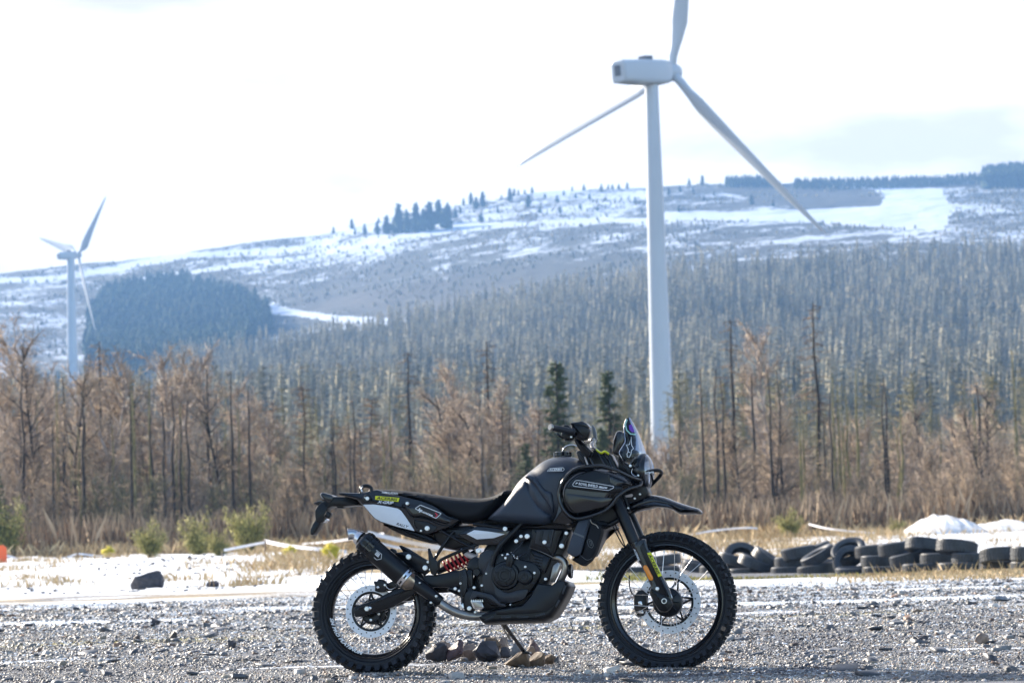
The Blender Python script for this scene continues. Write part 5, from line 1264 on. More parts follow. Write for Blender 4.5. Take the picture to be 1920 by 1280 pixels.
# frame tubes
fr = tb('main_frame_tube', [(922, 1060, .12), (930, 1036, .125), (942, 1018, .125), (962, 998, .12), (976, 982, .11), (992, 965, .10)], .014, 'plastic', n=14)
slab('pivot_plate', [(900, 1036), (914, 1030), (926, 1032), (934, 1020), (944, 1016), (938, 1034), (926, 1048), (918, 1066), (908, 1078), (898, 1070), (896, 1052)], .118, .04, 'engine_lite', .006, r=4)
tb('subframe_tube', [(887, 982, .12), (920, 986, .12), (947, 991, .12)], .009, 'plastic')
tb('subframe_tube', [(812, 1052, .13), (826, 1030, .13), (843, 1005, .12), (850, 996, .11)], .0085, 'plastic')
tb('subframe_tube', [(823, 1068, .13), (822, 1058, .135), (826, 1050, .135), (850, 1038, .13), (882, 1025, .12), (900, 1018, .11)], .0085, 'plastic')
tb('subframe_tube', [(812, 984, .12), (840, 1002, .12), (868, 1018, .12), (890, 1028, .12)], .0085, 'plastic')
tb('subframe_tube', [(840, 1003, .12), (862, 1006, .115), (890, 1014, .11)], .007, 'plastic')
slab('peg_hanger', [(801.5, 1028), (805, 1027), (812, 1045), (820, 1052), (823, 1066), (816, 1078), (808, 1076), (804, 1060)], .14, .02, 'plastic', .004)
slab('linkage', [(878, 1050), (890, 1042), (905, 1048), (910, 1062), (900, 1078), (884, 1078), (874, 1066)], .10, .12, 'engine', .01)
cyl('brake_reservoir_cap', 893, 1072, .135, .04, 7, 'plastic')
# side cover with its white plate
sp = slab('side_cover', [(857, 1001), (876, 993), (893, 986), (925, 988), (957, 994), (953, 1003), (942, 1018), (929, 1021), (894, 1021), (876, 1013)], .125, .03, 'gloss', .006, r=3)
slab('white_plate', [(874.5, 1000.5), (889, 993), (918, 996), (947, 1000.5), (926, 1008), (894, 1010.5)], .1275, .003, 'white', .0008, sp, r=1)
line('emblem', [(921, 1014), (929, 1013), (931, 1011), (933, 1013), (941, 1013), (933, 1015.5), (931, 1017), (929, 1015.5)], .1265, 'engine_lite', sp, .9)

# ------------------------------------------------------------------ swingarm, shock, chain guard
sw = slab('swingarm', [(662, 1140), (667, 1135.5), (701, 1124), (738, 1105), (760, 1099), (788, 1086), (799, 1077), (815, 1077), (867, 1067), (886, 1068), (886, 1100), (852, 1100), (815, 1100), (776, 1113), (738, 1136), (716, 1144), (678, 1155), (665, 1156)], .115, .03, 'plastic', .007, r=3)
slab('swingarm_face', [(668, 1140), (702, 1129), (738, 1111), (760, 1104), (790, 1096), (772, 1104), (737, 1126), (714, 1136), (680, 1146)], .1165, .006, 'engine', .002, sp if False else sw, r=3)
slab('swingarm_rear', [(852, 1090), (886, 1086), (890, 1120), (862, 1118), (836, 1106)], .105, .2, 'plastic', .01)
slab('swingarm_far', [(690, 1140), (760, 1104), (860, 1076), (886, 1080), (880, 1108), (800, 1112), (720, 1146), (692, 1152)], -.09, .03, 'plastic', .007, r=3)
cyl('axle_nut', 687.5, 1140.5, .130, .03, 5.6, 'steel', n=6); cyl('axle_end', 687, 1141, .134, .02, 3.6, 'bolt', n=20); slab('chain_adjuster', [(689, 1136), (696, 1136.5), (697, 1141), (690, 1144)], .126, .012, 'steel', .002)
slab('chain_guard', [(738, 1036), (752, 1034), (768, 1033), (789, 1044), (806, 1052), (811, 1066), (797, 1078), (782, 1070), (764, 1058)], .10, .012, 'plastic', .004)
slab('guard_fin', [(747, 1022), (752, 1021.5), (768, 1029), (790, 1043), (806, 1052), (800, 1056), (776, 1050), (758, 1038)], .085, .012, 'gloss', .004)
slab('guard_bracket', [(728, 1030), (734, 1027), (742, 1030), (744, 1036), (736, 1040)], .09, .02, 'plastic', .003)
for x, y, r in [(766, 1043.5, 5.2), (797, 1064, 4.8), (802.5, 1053, 2.5), (806, 1067, 1.8)]: bolt(x, y, .115, r)
# red coil spring and damper
A = P(836, 1064, .04); B_ = P(884, 1040, .04); ax_ = (B_ - A).normalized(); s1 = ax_.orthogonal().normalized(); s2 = ax_.cross(s1)
pts = []; turns = 6.5
for i in range(int(turns * 18)):
    th = i / 18 * 2 * math.pi; pts.append(A.lerp(B_, i / (turns * 18)) + (s1 * math.cos(th) + s2 * math.sin(th)) * .034)
shock = BM('shock_absorber', tube_vf([A - ax_ * .05, A, B_, B_ + ax_ * .03], [.014, .017, .017, .02], 14), 'engine', None, 50)
BM('coil_spring', tube_vf(pts, .0058, 8), 'red', shock, 80)
BM('fluid_reservoir', tube_vf([P(872, 1036, .07), P(876, 1039, .07), P(893, 1045, .07)], [.014, .016, .015], 16), 'reservoir', shock, 50)
BM('reservoir_cap', tube_vf([P(870, 1030, .07), P(874, 1036, .07)], [.017, .017], 16), 'engine', shock, 50)
# rear caliper, hose
cal = slab('brake_caliper', [(700, 1092), (701, 1088), (706, 1090), (709, 1084.5), (718, 1086), (724, 1092), (726, 1100), (722, 1108), (710, 1110), (702, 1107), (703, 1098)], .115, .05, 'engine', .006)
slab('caliper_bolt', [(705, 1099.5), (709, 1097.5), (711.5, 1101), (707.5, 1103)], .117, .004, 'bolt', .001, cal, r=.5); bolt(722, 1096, .118, 2.3)
tb('brake_hose', [(722, 1094, .12), (727, 1102, .12), (734, 1104, .12), (744, 1099, .11), (756, 1096, .1)], .0032, 'steel')
tb('brake_hose', [(744, 1100, .12), (775, 1090, .10), (812, 1082, .10), (850, 1070, .11), (876, 1062, .12)], .0028, 'rubber')
slab('caliper_bracket', [(724, 1094), (746, 1084), (758, 1084), (760, 1096), (738, 1106), (726, 1108)], .1, .02, 'plastic', .004)

# ------------------------------------------------------------------ exhaust
def lathe(name, pts, rad, m, parent=None, n=32, smooth=40): return BM(name, tube_vf([P(*p) for p in pts], rad, n), m, parent, smooth)
mu0 = (681, 1013.5); mu1 = (759, 1082); mdx = mu1[0] - mu0[0]; mdy = mu1[1] - mu0[1]
def mp_(t, d=.20): return (mu0[0] + mdx * t, mu0[1] + mdy * t, d - .035 * t)
sil = lathe('silencer', [mp_(.0), mp_(.02), mp_(.97), mp_(1.0)], [.052, .055, .056, .054], 'plastic', n=40)
V, F_ = tube_vf([P(*mp_(-.06)), P(*mp_(-.02)), P(*mp_(.05)), P(*mp_(.11)), P(*mp_(.12)), P(*mp_(.24)), P(*mp_(.25))], [.040, .053, .060, .060, .0575, .0575, .0555], 10)
BM('end_cap', (V, F_), 'gloss', sil, 20)
b = MB()
for k in range(10):
    for t in (.07, .18):
        a_ = P(*mp_(t)); axm = (P(*mp_(1)) - P(*mp_(0))).normalized(); u_ = axm.orthogonal().normalized(); v_ = axm.cross(u_); th = 2 * math.pi * (k + .5) / 10
        e = u_ * math.cos(th) + v_ * math.sin(th); tt = axm.cross(e); c = a_ + e * (.057 if t < .1 else .0555)
        q = [c + axm * sx * .011 + tt * sy * .010 + e * sz * .0035 for sz in (-1, 1) for sy in (-1, 1) for sx in (-1, 1)]
        b.add(q, [(0, 1, 3, 2), (4, 6, 7, 5), (0, 4, 5, 1), (2, 3, 7, 6), (0, 2, 6, 4), (1, 5, 7, 3)])
b.build('cap_lugs', 'plastic', sil, ORG, 20)
lathe('outlet_cone', [mp_(-.055), (671, 1006, .20), (667, 1003, .2)], [.040, .036, .028], 'steel', sil)
tip = MB(); p3 = [P(673, 1007, .2), P(667, 1002, .2), P(661, 1000.5, .205), P(654, 1001, .21)]
V, F_ = tube_vf(p3, [.027, .027, .028, .029], 28, False); tip.add(V, F_); V, F_ = tube_vf([p3[2], p3[3]], [.024, .026], 28, False); tip.add(V, [f[::-1] for f in F_])
tip.build('outlet_pipe', 'steel', sil, ORG, 60)
dirn = (p3[3] - p3[2]).normalized(); o1 = dirn.orthogonal().normalized(); o2 = dirn.cross(o1)
BM('outlet_lip', revolve(p3[3], dirn, o1, o2, [(.025, 0), (.030, 0), (.0315, .002), (.030, .005), (.025, .005)], 28), 'steel', sil, 60)
BM('outlet_bore', revolve(p3[2], dirn, o1, o2, [(.0001, .001), (.0245, .001), (.0245, 0)], 28, False), 'blackink', sil, 0)
lathe('inlet_band', [mp_(.955), mp_(.965), mp_(1.06), mp_(1.07)], [.054, .0575, .0565, .053], 'steel', sil)
lathe('inlet_cone', [mp_(1.07), mp_(1.10), (775, 1092, .155), (784, 1095, .15)], [.053, .050, .034, .024], 'steel_tan', sil)
b = MB()
axm = (P(*mp_(1)) - P(*mp_(0))).normalized(); u_ = axm.orthogonal().normalized(); v_ = axm.cross(u_)
for k in range(9):
    th = 2 * math.pi * k / 9; e = u_ * math.cos(th) + v_ * math.sin(th); tt = axm.cross(e); c = P(*mp_(1.012)) + e * .0568
    q = [c + axm * sx * .0045 + tt * sy * .011 + e * sz * .002 for sz in (-1, 1) for sy in (-1, 1) for sx in (-1, 1)]
    b.add(q, [(0, 1, 3, 2), (4, 6, 7, 5), (0, 4, 5, 1), (2, 3, 7, 6), (0, 2, 6, 4), (1, 5, 7, 3)])
b.build('band_slots', 'blackink', sil, ORG, 0)
# badge on the silencer (printed lines)
def mdec(u, v): # u along, v across in px
    L = math.hypot(mdx, mdy); ux, uy = mdx / L, mdy / L; return (708 + u * ux - v * uy, 1041 + u * uy + v * ux)
bd = MB()
for vv in (-5, -2.6, -.2): bd.add(*outline_vf([mdec(-6, vv + 1), mdec(3 + vv * .2, vv + 1)], .257, 1.5, False))
bd.add(*outline_vf([mdec(-9, -6), mdec(4, -7), mdec(9, 0), mdec(4, 7), mdec(-3, 7)], .2565, .8, False)); bd.build('badge', 'decal_white', sil, ORG, 0)
lathe('heat_shield', [(771, 1086, .150), (774, 1088, .150), (800, 1108, .150), (824, 1126, .150), (828, 1128, .150)], [.030, .035, .034, .028, .022], 'plastic', sil)
bolt(787, 1092, .19, 1.6); bolt(818, 1117, .185, 2.4); bolt(808, 1129, .17, 2.2)
tb('exhaust_pipe', [(780, 1094, .145), (800, 1110, .145), (826, 1130, .145), (848, 1144, .145), (866, 1151, .14), (890, 1155, .13), (920, 1152, .11)], .0225, 'steel_dark', sil, 24)
slab('clamp', [(823, 1120), (829, 1124), (822, 1136), (816, 1132)], .16, .04, 'steel_dark', .002, sil)
# header pipe at the front of the engine
hd = tb('header_pipe', [(1018, 1050, .04), (1038, 1044, .06), (1056, 1050, .07), (1060, 1066, .07), (1052, 1086, .06), (1040, 1110, .03)], .019, 'steel_dark', n=20)
slab('header_guard', [(1036, 1060), (1046, 1052), (1052, 1058), (1046, 1076), (1038, 1092), (1030, 1088)], .075, .03, 'steel_dark', .006)
BM('sensor_ring', revolve(P(1073, 1070, .06), E1, Nn, E2, [(.01, 0), (.035, 0), (.038, -.008), (.03, -.02), (.01, -.02)], 24), 'plastic', hd, 40)
# ------------------------------------------------------------------ skid plate, lever, peg, side stand
sk = puff('skid_plate', [(1000, 1103), (1008, 1092), (1034, 1096), (1049, 1084), (1066, 1090.6), (1070, 1098), (1063, 1116), (1049, 1141), (1037, 1158), (1020, 1166), (946, 1168.5), (909, 1170.5), (887, 1153), (925, 1141), (950, 1137), (977, 1133), (992, 1117)], .09, .150, 9, 'plastic', step=3.2, both=False, back=-.02)
slab('skid_panel', [(1008, 1094), (1034, 1098), (1050, 1087), (1060, 1092), (1052, 1112), (1040, 1134), (1024, 1146), (990, 1150), (930, 1152), (928, 1144), (952, 1140), (980, 1136), (996, 1118), (1003, 1104)], .1535, .006, 'engine', .003, sk, r=3)
for q in ([(906, 1163), (925, 1153), (926, 1157), (912, 1164)], [(939, 1155), (958, 1154.5), (958, 1158), (939, 1158.5)], [(969, 1154.5), (991, 1154), (991, 1157.5), (969, 1158)], [(1003, 1153), (1021, 1148), (1022, 1151.5), (1004, 1156.5)], [(1040, 1136), (1047, 1123), (1050.5, 1125), (1043, 1139)], [(1053, 1111), (1058, 1096), (1061.5, 1098), (1056, 1114)]):
    slab('skid_slot', q, .1560, .004, 'engine_lite', .0012, sk, r=1.2)
slab('brake_lever', [(888, 1106), (896, 1108), (922, 1114), (930, 1122), (938, 1130), (948, 1132), (948, 1137), (936, 1137), (926, 1128), (914, 1122), (894, 1118), (884, 1128), (880, 1122)], .17, .014, 'engine_lite', .004)
slab('footrest_bracket', [(868, 1112), (884, 1104), (896, 1112), (892, 1140), (884, 1150), (870, 1144), (866, 1128)], .13, .03, 'engine', .006)
pg = slab('footrest', [(882, 1127), (885, 1124), (902, 1125), (905, 1132), (907, 1138), (900, 1143), (888, 1141)], .235, .02, 'steel', .003, r=1)
b = MB()
for k in range(6):
    x = 882.5 + k * 4.1; b.add(*slab_vf([(x, 1127), (x + 1.2, 1122.5), (x + 2.6, 1125), (x + 3, 1128)], .24, .05, 0))
b.build('peg_teeth', 'steel', pg, ORG, 0)
slab('peg_body', [(886, 1128), (903, 1128), (905, 1138), (890, 1139)], .238, .004, 'steel_dark', .001, pg, r=1)
slab('master_cylinder', [(860, 1070), (872, 1064), (876, 1080), (876, 1100), (870, 1118), (862, 1118), (862, 1092)], .135, .03, 'engine', .004)
slab('pushrod_joint', [(862, 1130), (868, 1129), (870, 1140), (863, 1141)], .14, .012, 'bolt', .002)
tb('pushrod', [(866, 1116, .14), (866, 1132, .14)], .004, 'engine')
st = tb('side_stand', [(940, 1163, -.08), (947, 1172, -.12), (966, 1198, -.20), (984, 1222, -.27)], [.011, .012, .010, .012], 'gloss', n=12)
tb('stand_spring', [(958, 1170, -.10), (972, 1192, -.17), (984, 1210, -.22)], .0035, 'steel', st)
tb('stand_spring', [(940, 1170, -.10), (950, 1188, -.15), (956, 1198, -.16), (953, 1186, -.15)], .004, 'steel_dark', st)
slab('stand_foot', [(978, 1220), (992, 1221), (994, 1225), (979, 1225)], -.24, .06, 'plastic', .003, st)

# ------------------------------------------------------------------ seat and tail
seat = puff('seat', spl([(700, 917), (722, 916), (750, 918), (780, 921.5), (820, 927), (862, 932), (898, 933), (924, 928), (944, 918.5), (953, 918.5), (951, 932), (937, 948), (912, 970), (890, 978), (862, 979), (838, 968), (812, 954), (780, 940), (740, 934), (706, 930)], 3), .02, .135, 15, 'fabric', step=4)
tail = slab('tail_panel', [(633, 924), (637, 922.5), (677, 924), (706, 917), (730, 925), (790, 938), (815, 948), (838, 966), (862, 974), (843, 987), (828, 992), (802, 1002), (786, 998), (777, 995), (743, 987), (716, 980), (700, 971), (690, 959), (680, 946), (668, 935), (650, 931), (637, 928)], .14, .28, 'gloss', .007, r=4)
puff('tail_swell', [(696, 937), (740, 941), (790, 946), (820, 955), (843, 971), (852, 975), (838, 984), (822, 980), (790, 970), (770, 972), (764, 962), (758, 954), (748, 949), (722, 945)], .135, .153, 7, 'gloss', tail, both=False, back=.13, step=3)
slab('number_plate', [(680.5, 945.5), (700, 945), (722, 948), (745, 952.5), (752, 957), (760, 968), (770, 983), (777.5, 995), (743, 986.5), (714, 977), (703, 971), (693, 960)], .1445, .006, 'white', .001, tail, r=2)
slab('tail_recess', [(776, 975), (800, 978), (820, 988), (812, 998), (798, 1001), (784, 996)], .1475, .01, 'engine', .002, tail, r=3)
tb('recess_lip', [(783, 996, .149), (776, 984, .150), (776, 976, .150), (782, 971, .150), (800, 974, .150), (828, 985, .149), (845, 984, .147)], .0022, 'gloss', tail, 8)
under = slab('under_tail', [(716, 980), (745, 988), (778, 996), (803, 1003), (818, 1016), (810, 1019), (786, 1013), (758, 1004), (728, 990)], .115, .22, 'plastic', .01, r=4)
slab('tail_arm', [(612, 934), (624, 930.5), (648, 930.5), (662, 934), (668, 938), (676, 946.5), (657, 947.5), (645, 949), (621, 949), (614, 953), (607, 950), (606, 940)], .05, .10, 'plastic', .006, r=2)
slab('tail_step', [(631, 948), (644, 948), (642, 952.5), (632, 952)], .04, .06, 'plastic', .002, r=1)
hold = slab('plate_holder', [(606, 938), (618, 942), (616, 950), (613, 957), (608, 968), (604, 978), (598, 981), (592, 978), (590, 966), (590, 957), (594, 949)], .05, .08, 'plastic', .006, r=2)
slab('plate_holder_tip', [(592, 973), (603, 976), (598, 985), (592, 996), (586, 1002.5), (581.5, 1001.5), (581.5, 993), (586, 982)], .045, .07, 'plastic', .004, hold, r=2)
slab('tail_tray', [(587, 943), (597, 938.6), (608, 938), (606, 945), (596, 947), (590, 945)], .04, .08, 'gloss', .003)
tl = slab('tail_light', [(600, 927), (603.5, 922.5), (622, 927.5), (625, 935), (618, 944), (609, 939)], .055, .11, 'gloss', .006, r=2)
slab('tail_light_lens', [(600, 927), (603, 923), (605, 925), (604, 934), (608, 940), (605, 938)], .05, .10, 'steel', .003, tl, r=1)
slab('plate_lamp', [(604, 975), (612, 971), (614, 975), (606, 980)], .02, .05, 'steel', .002)
slab('indicator', [(612, 957), (621, 962), (616, 972), (607, 968)], .10, .04, 'plastic', .004)
# loop of strap on the tail
tb('strap_loop', [(686, 930, .10), (678, 923, .10), (676, 916, .10), (681, 911, .10), (689, 910.5, .10), (696, 915, .10), (694, 923, .10), (690, 929, .10)], .0095, 'plastic', tail, 10)
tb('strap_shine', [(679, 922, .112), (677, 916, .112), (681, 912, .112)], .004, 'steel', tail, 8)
cyl('strap_boss', 687.5, 934, .155, .02, 7.5, 'plastic', tail); bolt(689, 934, .156, 3.6, tail); bolt(684.5, 932.5, .156, 1.2, tail)
for x, y, r in [(763.7, 943.2, 3.2), (801, 990, 4.6), (789.5, 994.5, 2.0)]: bolt(x, y, .155, r, tail)
slab('plate_yellow', [(703.8, 929), (748.8, 932.8), (746.8, 940.2), (703, 936)], .1462, .004, 'yellow', .0005, tail, r=.8)
text('lettering', 'ACERBIS', 705.5, 934.9, 4.9, .1468, 'blackink', tail, ang=5.2, width=40, shear=.25, bold=.03)
text('lettering', 'X-GRIP', 707, 942.6, 5.2, .1545, 'decal_white', tail, ang=4.5, width=31, shear=.35, bold=.025)
text('lettering', 'HIMALAYAN', 716, 924.2, 4.0, .150, 'decal_white', seat, ang=5, width=30, shear=.2, bold=.015)
text('lettering', 'RALLY', 742.5, 983.3, 4.6, .1449, 'blackink', tail, ang=15, width=24, shear=.35, bold=.02)
pl = slab('side_badge', [(777.5, 953), (788, 945.6), (828.2, 961.7), (817.5, 971.9)], .1545, .003, 'blackink', .0005, tail, r=1.5)
line('badge_outline', rnd([(778.2, 953), (788, 946.2), (827.6, 961.9), (817.5, 971.2)], 1.5), .1552, 'decal_white', pl, 1.1)
text('lettering', 'hp', 783, 956.5, 6.0, .1552, 'decal_white', pl, ang=22, width=8.5, shear=.3, bold=.04)
text('lettering', 'corse', 792, 960.3, 4.2, .1552, 'decal_white', pl, ang=22, width=20, shear=.3, bold=.03)
BM('badge_flash', outline_vf([(816, 961), (820, 964.5), (816.5, 969)], .1552, 1.8, False), 'decal_red', pl, 0)

# ------------------------------------------------------------------ tank, long range side tank
TANK = spl([(955, 921), (971, 898), (998, 875), (1018, 861), (1040, 854.5), (1066, 854), (1090, 862), (1120, 872), (1130, 890), (1112, 940), (1070, 980), (1045, 985), (1021, 984.5), (975, 981), (928, 977.5), (911, 972.5), (924, 958), (940, 943)], 3)
tank = puff('fuel_tank', TANK, .02, .175, 46, 'satin', step=4, extra=lambda x, y: .012 * math.exp(-((x - 1000 - (y - 905) * .45) / 9) ** 2) * (1 if 890 < y < 975 else 0))
puff('knee_panel', [(983, 899), (992, 903), (1004, 924), (1018, 945), (1037, 966), (1031, 979), (1020, 983.5), (975, 980.5), (929, 976.5), (913, 971.5), (926, 958), (942, 943), (962, 918)], .120, .184, 16, 'knee', tank, both=False, back=.06, step=3.5)
slab('tank_infill', [(1034, 978), (1042, 955), (1052, 940), (1070, 970), (1110, 968), (1104, 990), (1080, 986), (1060, 992), (1000, 990), (900, 985), (906, 978), (1000, 983)], .115, .2, 'plastic', .012, r=4)
puff('tank_shoulder', [(982, 895), (990, 888.5), (1001, 892), (1012, 904), (1023, 917), (1035, 922), (1038, 931), (1040, 950), (1036, 962), (1028, 948), (1018, 934), (1008, 921), (998, 906), (990, 899)], .160, .190, 7, 'satin', tank, both=False, back=.12, step=3)
slab('tank_shroud', [(1066, 878), (1092, 871), (1112, 874), (1084, 880), (1066, 890), (1054, 903), (1049, 920), (1050, 938), (1057, 955), (1070, 970), (1082, 976), (1060, 984), (1034, 980), (1042, 966), (1046, 948), (1044, 920), (1050, 897)], .190, .06, 'gloss', .012, tank, r=4)
cyl_c = P(1055, 856, 0.0)
cp = BM('filler_cap', revolve(cyl_c, (E2 - E1 * .12).normalized(), E1, Nn, [(.0001, .026), (.034, .026), (.040, .022), (.042, .004), (.047, 0), (.047, -.02)], 24, False), 'gloss', tank, 30)
b = MB()
for k in range(12):
    th = 2 * math.pi * k / 12; c = cyl_c + (E1 * math.cos(th) + Nn * math.sin(th)) * .042 + E2 * .012
    b.add(*tube_vf([c - E2 * .010, c + E2 * .010], .005, 6))
b.build('cap_grip', 'gloss', cp, ORG, 40)
slab('tank_top_pad', [(1034, 861), (1040, 857), (1072, 858), (1090, 868), (1060, 866)], .06, .12, 'plastic', .004, tank)
tb('breather_hose', [(1054, 848, .02), (1057, 840, .02), (1066, 834.5, .02), (1076, 834, .02), (1084, 838, .02)], .0033, 'steel', tank)
slab('tank_badge', [(1026, 883), (1031, 877.5), (1055.5, 876), (1058, 879), (1056, 882.5)], .1815, .004, 'blackink', .0005, tank, r=1)
line('badge_outline', rnd([(1026, 883), (1031, 877.6), (1055.5, 876), (1058, 879), (1056, 882.5)], 1), .1822, 'decal_white', tank, .7)
text('lettering', 'ACERBIS', 1029.5, 882, 3.9, .1822, 'decal_white', tank, ang=-2, width=25, shear=.3, bold=.03)
FR = [(1057, 902), (1050, 919), (1050.5, 936), (1057, 953), (1068, 966), (1080, 970), (1097, 968), (1133, 956), (1148, 943), (1158, 929), (1174, 918), (1186, 910), (1180, 897), (1158, 885), (1136, 877), (1121, 875.5), (1090, 878), (1072, 887)]
side = puff('side_tank', spl(FR, 3), .10, .205, 14, 'gloss', step=3.5)
slab('side_tank_ridge', [(1066, 908), (1078, 895), (1102, 884), (1118, 881), (1142, 889), (1142, 903), (1152, 909), (1166, 912), (1168, 918), (1150, 924), (1110, 921), (1060, 915)], .213, .02, 'plastic', .006, side, r=3)
slab('side_tank_lower', [(1060, 924), (1110, 930), (1150, 933), (1140, 947), (1100, 958), (1080, 962), (1068, 952)], .2085, .01, 'gloss', .004, side, r=5)
line('tank_label_outline', rnd([(1073.2, 908.5), (1079.2, 900.2), (1085, 900), (1150.8, 911.2), (1150.5, 914), (1141, 919), (1076, 911)], 2.2), .2138, 'decal_white', side, .9)
text('lettering', 'ROYAL ENFIELD', 1085, 908.4, 4.6, .2138, 'decal_white', side, ang=8.3, width=36, bold=.025)
text('lettering', 'HIMALAYAN', 1122.5, 913.9, 3.2, .2138, 'decal_white', side, ang=7, width=16, shear=.3, bold=.06)
BM('crest', outline_vf([(1079.5, 907), (1081, 904.6), (1083.5, 905)], .2138, 1.6, False), 'decal_white', side, 0)
tb('crash_bar', [(1201, 900, .13), (1181, 893.5, .19), (1160, 883, .22), (1136, 875, .225), (1121, 873, .225), (1088, 876, .225), (1071, 884, .225), (1057, 900, .225), (1048.5, 919, .225), (1048.6, 936, .225), (1055.5, 953, .225), (1067.5, 966.5, .225), (1080, 971.5, .225), (1097, 970, .225), (1133, 958, .225), (1150, 943, .225), (1160, 929, .225), (1177, 917, .20), (1194, 912, .16), (1201, 908, .13), (1202, 902, .12)], .0085, 'gloss', n=12, sub=4)

# ------------------------------------------------------------------ bags on the crash bar, radiator
bag = slab('tool_bag', [(1084, 977), (1108, 971), (1100, 998), (1088, 1040), (1075, 1044), (1062, 1035), (1070, 1008)], .20, .10, 'knee', .008, r=4)
slab('reflective_strip', [(1075.5, 996.5), (1095.5, 1004.5), (1095, 1008), (1074.5, 999.8)], .2012, .003, 'mirror_grey', .0005, bag, r=.4)
rad = slab('mesh_bag', [(1107, 972), (1126, 987), (1127, 997), (1115, 1036), (1106, 1050), (1092, 1061), (1070, 1048), (1089, 1040), (1100, 1000)], .19, .09, 'fabric', .010, r=4)
tb('bag_strap', [(1088, 1040, .196), (1100, 1049, .196), (1110, 1046, .19)], .0018, 'mirror_grey', rad, 6)
line('bag_emblem', rnd([(1103, 1010), (1109, 1012), (1113, 1022), (1110, 1027), (1104, 1024), (1101, 1015)], 2), .192, 'mirror_grey', rad, .9)
line('bag_emblem', rnd([(1105, 1013), (1108, 1014), (1110, 1022), (1107, 1022)], 1), .192, 'mirror_grey', rad, .8)
tb('bag_cord', [(1107, 974, .2), (1110, 980, .2), (1118, 984, .2), (1122, 990, .2)], .0022, 'steel_dark', rad, 6)
slab('radiator', [(1070, 985), (1130, 975), (1150, 985), (1132, 992), (1108, 1040), (1085, 1045)], .10, .2, 'plastic', .01)
tb('lower_bar', [(1108, 985, .08), (1126, 990, .08), (1146, 982, .09), (1160, 974, .09)], .013, 'plastic')
tb('cable', [(1150, 975, .05), (1158, 992, .05), (1166, 1008, .05), (1172, 1024, .06)], .0032, 'rubber')
tb('cable', [(1146, 977, .05), (1154, 996, .05), (1166, 1018, .05), (1176, 1030, .06)], .0032, 'rubber')

# ------------------------------------------------------------------ fork, guards, mudguard
def fork(d, lug=True):
    b = MB(); A_ = P(1137, 878, 0) + Nn * d; B2 = P(1196, 1018, 0) + Nn * d; C2 = P(1250, 1128, 0) + Nn * d
    b.add(*tube_vf([A_, A_.lerp(B2, .2), A_.lerp(B2, .22), B2], [.027, .027, .031, .030], 28)); o = b.build('fork_tube', 'plastic', BK, ORG, 50)
    MB().add(*tube_vf([B2, B2.lerp(C2, .75)], [.021, .021], 24)).build('fork_slider', 'gloss', o, ORG, 50)
    return o
fk = fork(.105); fork(-.105)
GP = [(1189, 1023), (1199, 1011), (1210, 1009), (1216, 1029), (1236, 1069), (1256, 1107), (1260, 1120), (1259, 1136), (1249, 1148), (1236, 1146), (1226, 1132), (1221, 1120), (1216, 1108), (1221, 1100), (1206, 1067), (1193, 1037)]
gd = slab('fork_guard', GP, .158, .05, 'gloss', .009, r=4)
slab('guard_front', [(1199, 1026), (1206, 1014), (1211, 1030), (1232, 1070), (1250, 1105), (1256, 1120), (1236, 1112), (1222, 1078), (1206, 1044)], .1615, .01, 'plastic', .004, gd, r=3)
slab('fork_lug', [(1219, 1101), (1232, 1108), (1256, 1121), (1262, 1132), (1252, 1146), (1236, 1145), (1224, 1126)], .165, .04, 'plastic', .008, gd, r=5)
tb('guard_edge', [(1217, 1032, .150), (1237, 1072, .150), (1257, 1112, .150), (1260, 1120, .150)], .0022, 'steel', gd)
cyl('front_axle', 1245, 1126, .172, .03, 5.4, 'bolt', gd); cyl('axle_bore', 1245, 1126, .1735, .01, 3.8, 'engine', gd); bolt(1232.5, 1103, .168, 3.4, gd)
cyl('hub_cover', 1250, 1128, .095, .05, 27, 'plastic', WF, 40, prof=[(.0001, .004), (8 * S_, .004), (10 * S_, 0), (22 * S_, -.003), (27 * S_, -.012), (27.5 * S_, -.05)])
b = MB()
for k in range(9):
    a = R(40 * k); b.add(*tube_vf([P(1250 + 10 * math.cos(a), 1128 + 10 * math.sin(a), .098), P(1250 + 24 * math.cos(a), 1128 + 24 * math.sin(a), .093)], .003, 5))
b.build('hub_ribs', 'plastic', WF, ORG, 40)
ref = slab('reflector', [(1205.5, 1063), (1207, 1059), (1211, 1058.5), (1214, 1061), (1224.5, 1082), (1224, 1087), (1219, 1088), (1216, 1085)], .1665, .006, 'orange', .0025, gd, r=2)
slab('plate_yellow', [(1213, 1036), (1220, 1034.6), (1241, 1078.5), (1234.3, 1081)], .1662, .003, 'yellow', .0005, gd, r=.6)
text('lettering', 'ACERBIS', 1215.3, 1039.5, 5.0, .1668, 'blackink', gd, ang=64.5, width=41, shear=.1, bold=.03)
text('lettering', 'ACERBIS', 1187.5, 1029, 3.4, .1595, 'decal_white', gd, ang=66, width=24, shear=.2, bold=.02)
fc = slab('brake_caliper', [(1188, 1116), (1196, 1106), (1206, 1104), (1212, 1112), (1212, 1140), (1206, 1154), (1194, 1154), (1188, 1140)], -.05, .06, 'engine', .008)
slab('caliper_piston', [(1196, 1127), (1203, 1126), (1205, 1134), (1197, 1134)], -.047, .004, 'steel', .001, fc); slab('caliper_piston', [(1197, 1144), (1206, 1143), (1207, 1150), (1199, 1150)], -.047, .004, 'steel', .001, fc)
tb('front_brake_hose', [(1180, 1078, -.05), (1180, 1095, -.05), (1184, 1110, -.05), (1192, 1118, -.05)], .0035, 'rubber')
